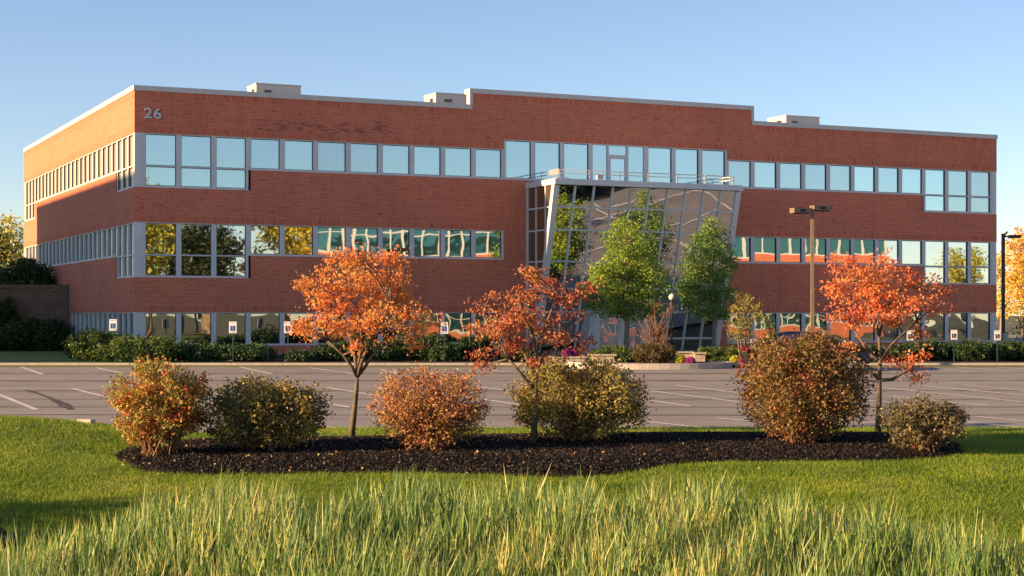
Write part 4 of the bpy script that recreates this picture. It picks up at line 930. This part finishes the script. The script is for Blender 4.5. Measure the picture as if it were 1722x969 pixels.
def car(px_c, D, label):
    z0 = lot_z(D); r = empty('parked_car', (PX(px_c, D), D, z0), R(0), label, 'car')
    paint = mat('car_paint', (.012, .014, .022), .22, .3); gls = glassmat('car_glass', (.25, .28, .3), innerf=.3, inner=(.02, .02, .02), wav=.0)
    # side profile, x along the car, extruded across with tumblehome
    lo = [(-2.3, .38), (-2.32, .72), (-2.2, .88), (-1.5, .96), (1.0, .94), (1.9, .84), (2.28, .70), (2.34, .42), (2.1, .26), (-2.1, .26)]
    hi = [(-1.75, .95), (-1.15, 1.36), (-.6, 1.44), (.1, 1.42), (1.1, .93)]
    b = MB(); Wd = .88
    def skin(P, ws, mi=0):
        n = len(P); y = [(-1, w_) for w_ in ws]
        for i in range(n):
            j = (i + 1) % n; a, c = P[i], P[j]; wa, wb = ws[i], ws[j]
            b.face([(a[0], -wa, a[1]), (c[0], -wb, c[1]), (c[0], wb, c[1]), (a[0], wa, a[1])], mi)
        b.face([(p[0], -w_, p[1]) for p, w_ in zip(P, ws)][::-1], mi); b.face([(p[0], w_, p[1]) for p, w_ in zip(P, ws)], mi)
    skin(lo, [.80, .86, .84, .86, .88, .84, .76, .78, .82, .82]); b.build('body', paint, r, bevel=.05)
    b = MB(); skin(hi, [.80, .64, .62, .63, .78]); b.build('cabin', paint, r, bevel=.03)
    b = MB()
    for sgn in (-1, 1):
        for P in ([(-1.5, 1.0), (-1.05, 1.31), (-.45, 1.37), (-.45, 1.0)], [(-.38, 1.0), (-.38, 1.37), (.08, 1.36), (.85, 1.0)]):
            q = [(x, sgn * (.80 - (z - .95) * .34 + .006), z) for x, z in P]; b.face(q if sgn < 0 else q[::-1])
    b.face([(.20, -.58, 1.385), (.20, .58, 1.385), (1.02, .68, .985), (1.02, -.68, .985)][::-1]); b.face([(-1.22, -.58, 1.325), (-1.70, -.68, 1.0), (-1.70, .68, 1.0), (-1.22, .58, 1.325)][::-1])
    for f in b.v[-8:]: pass
    gw = b.build('window', gls, r); gw.location = (0, 0, .012)
    for x in (-1.42, 1.42):
        for sgn in (-1, 1):
            w_ = MB(); a0, a1 = sgn * .70, sgn * .895
            ring_ = lambda rr, y: [(x + rr * math.cos(t), y, .33 + rr * math.sin(t)) for t in np.linspace(0, 6.2832, 19)[:-1]]
            w_.tube([(x, a0, .33), (x, a1, .33)], .33, 20); wo = w_.build('wheel', M['dark'], r)
            MB().tube([(x, a1 - sgn * .02, .33), (x, a1 + sgn * .01, .33)], .20, 12).build('rim', M['hvac'], wo)
    lm_ = mat('lens', (.7, .7, .7), .1); rm = mat('tail_lens', (.3, .02, .02), .2)
    for sgn in (-1, 1):
        MB().box(2.20, 2.31, sgn * .62 - .14, sgn * .62 + .14, .58, .70).build('headlight', lm_, r); MB().box(-2.34, -2.25, sgn * .66 - .14, sgn * .66 + .14, .70, .84).build('tail_light', rm, r)
        MB().box(.75, .92, sgn * .93 - .07, sgn * .93 + .07, .98, 1.08).build('mirror', paint, r)
    return r
cr_ = car(1365, 66.2, 'dark parked sedan behind the tallest bronze shrub'); cr_.location.z = .03; cr_.location.y = 61.0; cr_.location.x = PX(1357, 61.0); cr_.location.z = lot_z(61.0)

# ------------------------------------------------------------------ left side: block wall and dark planting
D = 88.0; x0 = PX(-420, D); x1 = PX(115, D)
M['wall_brown'] = brick('retaining_brick', (.20, .13, .085), (.14, .095, .065), (.26, .19, .14), bw=.4, rh=.2)
r = empty('retaining_wall', (x0, D, 0), 0, 'brown block wall left of the building behind the dark shrubs', 'wall'); w_ = x1 - x0
MB().box(0, w_, 0, .4, -.1, 3.35).build('wall_body', M['wall_brown'], r); MB().box(-.03, w_ + .03, -.04, .44, 3.352, 3.52).build('coping', M['wall_brown'], r)
MB().box(w_ + .02, w_ + .12, -.08, .02, 0, 3.45).build('downpipe', M['pole_dark'], r)
shrub(45, 0, 50, 438, 'big dark round bush rising above the brown block wall', M['hedge'], 90, 15000, leaf=.16, vase=.95, stems=10, name='large_bush', D=91.5, p=.25, cut=.35, group='dark bushes left of the building')
shrub(62, 0, 54, 541, 'black green clipped bush in front of the brown block wall', M['hedge'], 91, 12000, leaf=.12, vase=.95, stems=8, name='large_bush', D=86, p=.22, cut=.02, group='dark bushes left of the building')
shrub(-30, 0, 50, 538, 'black green bush cut by the left edge below the block wall', M['hedge'], 92, 9000, leaf=.12, vase=.95, stems=8, name='large_bush', D=86.4, p=.22, cut=.02, group='dark bushes left of the building')
shrub(5, 0, 26, 502, 'dark feathery bush against the left part of the block wall', M['hedge'], 93, 8000, leaf=.12, vase=.9, stems=8, name='large_bush', D=87, p=.3, cut=.02, group='dark bushes left of the building')

# background trees
M['yel'] = lm('yellow_crown', [(0, (.26, .26, .04)), (.4, (.50, .47, .08)), (.8, (.66, .58, .13)), (1, (.34, .40, .07))], .3, .35, .5)
M['orng'] = lm('orange_crown', [(0, (.42, .30, .05)), (.35, (.80, .52, .10)), (.7, (.85, .46, .11)), (1, (.75, .32, .10))], .25, .35, .45)
M['dgreen'] = lm('dark_crown', [(0, (.02, .04, .015)), (.6, (.045, .07, .025)), (1, (.10, .10, .04))], .3, .25, .5)
BG = 'autumn trees beyond the building'
t1 = tree('autumn_tree', 8, 560, 125, [(15, 372, 14, 10), (-5, 385, 22, 14), (22, 390, 16, 14), (5, 412, 30, 18), (30, 415, 14, 16), (-20, 410, 25, 18), (20, 438, 26, 14), (-10, 445, 30, 16), (5, 470, 30, 14)], (8, 440), 'sunlit yellow tree beyond the left end of the building', M['yel'], 101, leaf=.24, dens=.5, per=22, tr=.42, group=BG, thick=.25, z0=0)
tree('conifer_tree', -12, 560, 118, [(-8, 388, 4, 6), (-8, 400, 9, 8), (-8, 415, 14, 9), (-8, 432, 20, 10), (-10, 450, 24, 10), (-10, 470, 30, 12)], (-8, 400), 'dark conifer cut by the left edge of the photo', M['dgreen'], 102, leaf=.20, dens=.6, per=20, tr=.35, group=BG, thick=.2, z0=0)
tree('autumn_tree', 1722, 560, 150, [(1715, 400, 18, 10), (1700, 415, 14, 12), (1730, 415, 24, 16), (1708, 440, 20, 18), (1740, 440, 30, 20), (1700, 465, 14, 16), (1725, 470, 30, 20), (1705, 495, 18, 16), (1740, 495, 30, 18), (1710, 520, 22, 12)], (1722, 450), 'tall orange and yellow tree right of the dark lamp post', M['orng'], 103, leaf=.24, dens=.5, per=22, tr=.42, group=BG, thick=.3, z0=0, depf=.8)
tree('autumn_tree', 1685, 560, 165, [(1684, 430, 8, 12), (1680, 455, 14, 14), (1690, 480, 14, 16), (1682, 505, 16, 14), (1695, 522, 16, 10)], (1685, 470), 'yellow tree between the building and the orange tree', M['yel'], 104, leaf=.24, dens=.5, per=22, tr=.42, group=BG, thick=.25, z0=0)
tree('conifer_tree', 1722, 575, 96, [(1722, 535, 6, 6), (1720, 545, 11, 7), (1720, 557, 15, 8), (1722, 568, 18, 7)], (1722, 540), 'small dark conifer at the right edge of the photo', M['dgreen'], 105, leaf=.10, dens=.8, per=22, tr=.16, group=BG, thick=.08)
tree('conifer_tree', 1295, 590, 69.5, [(1295, 540, 5, 6), (1294, 552, 9, 7), (1296, 565, 12, 8), (1296, 578, 15, 8)], (1295, 545), 'small dark spruce beside the olive gold tree', M['dgreen'], 106, leaf=.08, dens=1.0, per=20, tr=.12, group=BG, thick=.06)
# trees around the site (mirrored in the windows, hiding the horizon)
def place_copy(src, X, Y, sc, rz, label, z=0., group='trees across the road that the windows mirror'):
    c = copy_tree(src); c.location = (X, Y, z); c.scale = (sc, sc, sc); c.rotation_euler = (0, 0, rz); tag(c, label, 'tree', group); return c
rr = random.Random(3)
gsrc = tree('broadleaf_tree', 1900, 560, 140, [(1900, 390, 30, 20), (1875, 415, 30, 20), (1925, 415, 30, 22), (1900, 445, 46, 24), (1870, 475, 34, 20), (1930, 475, 34, 20), (1900, 500, 46, 18)], (1900, 450), 'dark green tree beyond the right edge of the photo', M['dgreen'], 107, leaf=.3, dens=.4, per=20, tr=.45, group=BG, thick=.3, z0=0)
spots = [(28, -6), (34, 2), (41, 8), (38, -8), (46, 0), (24, -16), (31, -22), (50, 14), (20, -30), (44, -16), (33, -4), (37, 3), (44, 4), (50, 8), (30, -12), (39, -12), (54, 18), (48, -6), (26, -24), (36, -20)]
for i, (X, Y) in enumerate(spots):
    place_copy(t1 if i % 2 else gsrc, X, Y, rr.uniform(1.25, 1.75) * (1 if i % 2 else .75), rr.uniform(0, 6), ('yellow autumn' if i % 2 else 'dark green') + ' tree across the lot, mirrored in the left windows', -.7)
for i in range(20):
    X = 95 + rr.uniform(-8, 50); Y = -30 + i * 9 + rr.uniform(-3, 3)
    place_copy(gsrc if i % 3 else t1, X, Y, rr.uniform(.7, 1.2), rr.uniform(0, 6), ('dark green tree' if i % 3 else 'yellow tree') + ' on the far side, mirrored in the right windows', 0)
for i in range(16):
    a = -75 + i * 11; place_copy(gsrc if i % 2 else t1, a + rr.uniform(-3, 3), 205 + rr.uniform(0, 25), rr.uniform(.6, .9), rr.uniform(0, 6), ('dark green' if i % 2 else 'yellow') + ' tree in the far row behind the building', 0, 'far row of trees behind the building')
# neighbours: the one whose sunlit front the second floor windows mirror, and the one that shades the left wall
def block(loc, rz, Lx, Ly, H, label, wins=True):
    r = empty('office_block', loc, rz, label, 'building'); b = MB(); zb_ = [(0, 1.0), (3.6, 5.0), (6.4, 7.7), (11.8, H)]
    b.box(0, Lx, .15, Ly, 0, H - .01)
    for a, c in zb_: b.box(0, Lx, 0, .149, a, c)
    b.build('wall', M['brick'], r)
    f = MB(); g = MB(); n = int(Lx / 1.35)
    for (a, c) in ((1.0, 3.6), (5.0, 6.4), (7.7, 11.8)):
        for i in range(n + 1): f.box(i * Lx / n - .1, i * Lx / n + .1, .0, .14, a, c)
        f.box(0, Lx, .01, .13, a, a + .12); f.box(0, Lx, .01, .13, c - .12, c - .001); f.box(0, Lx, .012, .128, (a + c) / 2 - .05, (a + c) / 2 + .05)
        g.face([(0, .1, a), (Lx, .1, a), (Lx, .1, c), (0, .1, c)])
    w_ = f.build('window_band', mat('band_white', (.7, .69, .66), .5), r); g.build('pane', glassmat('teal_glass', (.12, .32, .34), wav=.02, innerf=.4, inner=(.03, .12, .13)), w_)
    MB().box(-.1, Lx + .1, -.08, Ly + .1, H - .008, H + .3).build('parapet_cap', M['cap'], r)
    return r
block((46, 24, -.3), math.atan2(24, 32) , 54, 18, 12.6, 'sunlit brick office block across the lot, mirrored in the second floor windows').rotation_euler = (0, 0, R(40) + R(180))
nb = [o for o in col.objects if o.name.startswith('office_block')][0]
# its front must face the building: local -Y towards (-.73,.69)
ang = math.atan2(.69, -.73) + R(90); nb.rotation_euler = (0, 0, ang); nb.location = (80, 59.8, -.3)
Lsh = 35.0; sh = 8.3 + 35 * math.tan(R(SUN_EL))
pA = A + Vector((-.951, -.309, 0)) * Lsh
blk = block((0, 0, 0), 0, 31.6, 14, sh - .3, 'tall brick block beyond the left edge whose shadow falls on the end wall')
# its end faces: long side parallel to the left wall of the office building
nx_ = -nV; start = pA + nV * 5.0; blk.location = (start.x, start.y, 0)
blk.rotation_euler = (0, 0, math.atan2(nx_.y, nx_.x)); blk.location -= Vector((0, 0, 0))

# ------------------------------------------------------------------ grass, reeds, fallen leaves
def blades(n_try, fn, hmin, hmax, wd, m, name, bend=.35, seg=1, rs=None, hf=None, lean=None):
    X, Y = fn; n = len(X); Z = terr(X, Y) - .01
    h = rs.uniform(hmin, hmax, n) * (hf if hf is not None else 1); a = rs.uniform(0, 6.2832, n); bd_ = rs.uniform(.1, 1, n) * bend * h
    ca, sa = np.cos(a), np.sin(a); f = rs.uniform(0, 3.1416, n); wx, wy = np.cos(f) * wd * .5, np.sin(f) * wd * .5
    ws = rs.uniform(.6, 1.3, n); wx *= ws; wy *= ws
    rows = []
    lv = {1: [(0, 1.0, 0), (1, 0, 1)], 3: [(0, .8, 0), (.35, 1.0, .08), (.72, .75, .42), (1, .0, 1)]}[seg]
    lx = lean[0] if lean is not None else 0; ly = lean[1] if lean is not None else 0
    P = []
    for (t, wf, bf) in lv[:-1]:
        cx, cy, cz = X + ca * bd_ * bf + lx * t * h, Y + sa * bd_ * bf + ly * t * h, Z + h * t * (1 - .10 * bf)
        P.append(np.stack([cx - wx * wf, cy - wy * wf, cz], -1)); P.append(np.stack([cx + wx * wf, cy + wy * wf, cz], -1))
    t, wf, bf = lv[-1]; tip = np.stack([X + ca * bd_ + lx * h, Y + sa * bd_ + ly * h, Z + h * (1 - .12 * np.minimum(1, bd_ / h))], -1)
    if seg == 1:
        V = np.stack(P + [tip], 1).reshape(-1, 3); F = np.arange(3 * n).reshape(n, 3); return np_mesh(name, V, F, m)
    V = np.stack(P + [tip], 1)     # n,7,3
    V = V.reshape(-1, 3); b = np.arange(n)[:, None] * 7
    q = np.concatenate([b + np.array([[0, 1, 3, 2]]), b + np.array([[2, 3, 5, 4]]), b + np.array([[4, 5, 6, 6]])], 0)
    # last as a triangle doubled is not allowed: build quads then tris through two arrays
    me = bpy.data.meshes.new(name); quads = np.concatenate([b + np.array([[0, 1, 3, 2]]), b + np.array([[2, 3, 5, 4]])], 0); tris = b + np.array([[4, 5, 6]])
    me.vertices.add(len(V)); me.vertices.foreach_set('co', V.astype(np.float32).ravel())
    lp = np.concatenate([quads.ravel(), tris.ravel()]); me.loops.add(len(lp)); me.loops.foreach_set('vertex_index', lp.astype(np.int32))
    st = np.concatenate([np.arange(len(quads)) * 4, len(quads) * 4 + np.arange(len(tris)) * 3]); me.polygons.add(len(st)); me.polygons.foreach_set('loop_start', st.astype(np.int32))
    me.update(calc_edges=True); me.materials.append(m); o = bpy.data.objects.new(name, me); col.objects.link(o); return o
rs = np.random.default_rng(77)
M['blade'] = leafmat('lawn_blade', [(0, (.08, .15, .015)), (.35, (.15, .26, .03)), (.7, (.28, .37, .045)), (1, (.46, .47, .10))], .7, .4, .55)
N0 = 520000
Y = rs.uniform(20.0, 33.35, N0); X = rs.uniform(-1, 1, N0) * (.315 * Y + .4)
ok = (~inpoly(X + .04 * np.sin(Y * 9), Y + .05 * np.sin(X * 6.3) + .03 * np.sin(X * 17))) & (Y < lawn_edge(X) - .01)
X, Y = X[ok], Y[ok]
tag(blades(0, (X, Y), .035, .085, .014, M['blade'], 'lawn_grass', bend=.8, rs=rs), 'short green lawn grass round the mulch bed', 'grass', kind='stuff')
# reeds
def reed_edge(X): return np.interp(X, [-6.6, -5.6, -4.8, -3.6, -1, 1.8, 3.2, 4.6, 6.0, 8], [15.5, 20.8, 22.9, 23.4, 23.4, 23.6, 23.0, 21.6, 20.8, 21.6])
N1 = 92000
Y = rs.uniform(12.8, 23.8, N1); X = rs.uniform(-1, 1, N1) * (.32 * Y + .8)
edge = reed_edge(X) + .35 * np.sin(X * 3.1) + .25 * np.sin(X * 7.7); depth = edge - Y
ok = (depth > 0) & (rs.uniform(0, 1, len(X)) < np.clip(.12 + depth / 1.6, 0, 1) * (.80 + .20 * np.sin(X * 2.3 + Y * 1.9)))
X, Y, depth = X[ok], Y[ok], depth[ok]
hf = np.clip(.50 + depth * .16, .5, .95) * (1 + .13 * np.sin(X * 1.7 + Y) + .10 * np.sin(X * 4.9 - Y * 2.3)) * rs.choice([.75, 1, 1, 1.12], len(X)) 
M['reed'] = leafmat('reed_leaf', [(0, (.05, .13, .045)), (.33, (.13, .26, .07)), (.60, (.26, .36, .10)), (.83, (.57, .56, .20)), (1, (.70, .49, .24))], .5, .35, .72, rough=.45)
tag(blades(0, (X, Y), 0.60, 1.15, .026, M['reed'], 'reeds', bend=.26, seg=3, rs=rs, hf=hf, lean=(.05, 0)), 'tall green and straw coloured cattail leaves in the swale', 'reeds', kind='stuff')
shrub(861 + (-12.4) / 21.3 * FPX, 0, 240, 640, 'rounded bush beyond the left edge that shades the lawn corner', M['hedge'], 99, 9000, leaf=.08, vase=.9, stems=10, name='large_bush', group='dark bushes left of the building', D=21.3, p=.25, cut=.02)
# dark rocks in the low left corner
for i, (x, y, rr_) in enumerate([(6, 925, .22), (-14, 915, .26), (22, 938, .14)]):
    D = D_at(x, y); o = empty('rock', (PX(x, D), D, float(terr(PX(x, D), D))), 0, ['dark wet stone at the lower left edge, the middle one of three', 'dark wet stone cut by the left edge', 'smallest dark wet stone at the lower left'][i], 'rock', 'dark stones in the lower left corner')
    rs2 = np.random.default_rng(i); b = MB(); pr = [(rr_ * math.sin(t) * rs2.uniform(.85, 1.1), rr_ * .7 * (-math.cos(t))) for t in np.linspace(.02, 3.12, 8)]
    b.lathe(pr, (0, 0, .05), 9); b.v = [(a + rs2.normal() * rr_ * .06, c + rs2.normal() * rr_ * .06, d_) for a, c, d_ in b.v]; b.build('stone', M['marsh'], o)
# wood chips and fallen leaves on the mulch
M['fallen'] = leafmat('fallen_leaf', [(0, (.20, .08, .04)), (.4, (.42, .20, .08)), (.7, (.55, .38, .18)), (1, (.60, .52, .36))], 3, .2, .9)
X = rs.uniform(bedp[:, 0].min(), bedp[:, 0].max(), 2600); Y = rs.uniform(bedp[:, 1].min(), bedp[:, 1].max(), 2600); ok = inpoly(X, Y) & (rs.uniform(0, 1, 2600) < .75 - .055 * (X + 8)); X, Y = X[ok], Y[ok]
P3 = np.stack([X, Y, bed_z(X, Y) + .03], -1)
o = leaf_mesh(P3, .045, rs, 0, .4, None, 'fallen_leaves', M['fallen'], upb=2.5); tag(o, 'scattered dry leaves lying on the dark mulch', 'fallen leaves', kind='stuff')
X2 = rs.uniform(-9, 9, 110); Y2 = rs.uniform(25.5, 33, 110); ok2 = ~inpoly(X2, Y2); X2, Y2 = X2[ok2], Y2[ok2]
o = leaf_mesh(np.stack([X2, Y2, terr(X2, Y2) + .05], -1), .05, rs, 0, .4, None, 'fallen_leaves', M['fallen'], upb=2.0); tag(o, 'few dry leaves scattered on the lawn grass', 'fallen leaves', kind='stuff')
M['chip'] = leafmat('mulch_chip', [(0, (.005, .0045, .0045)), (.5, (.014, .010, .009)), (.85, (.034, .022, .017)), (1, (.09, .06, .042))], 3, .0, .9)
N2 = 115000; X = rs.uniform(bedp[:, 0].min() - .2, bedp[:, 0].max() + .2, N2); Y = rs.uniform(bedp[:, 1].min() - .3, bedp[:, 1].max() + .1, N2); ok = inpoly(X + rs.normal(size=N2) * .05, Y + rs.normal(size=N2) * .07 + .05 * np.sin(X * 5)); X, Y = X[ok], Y[ok]
o = leaf_mesh(np.stack([X, Y, np.maximum(bed_z(X, Y), terr(X, Y)) + .018 + .02 * (~inpoly(X, Y))], -1), .045, rs, 0, .22, None, 'mulch_chips', M['chip'], upb=1.2); tag(o, 'dark shredded bark chips covering the planting bed', 'mulch', kind='stuff')
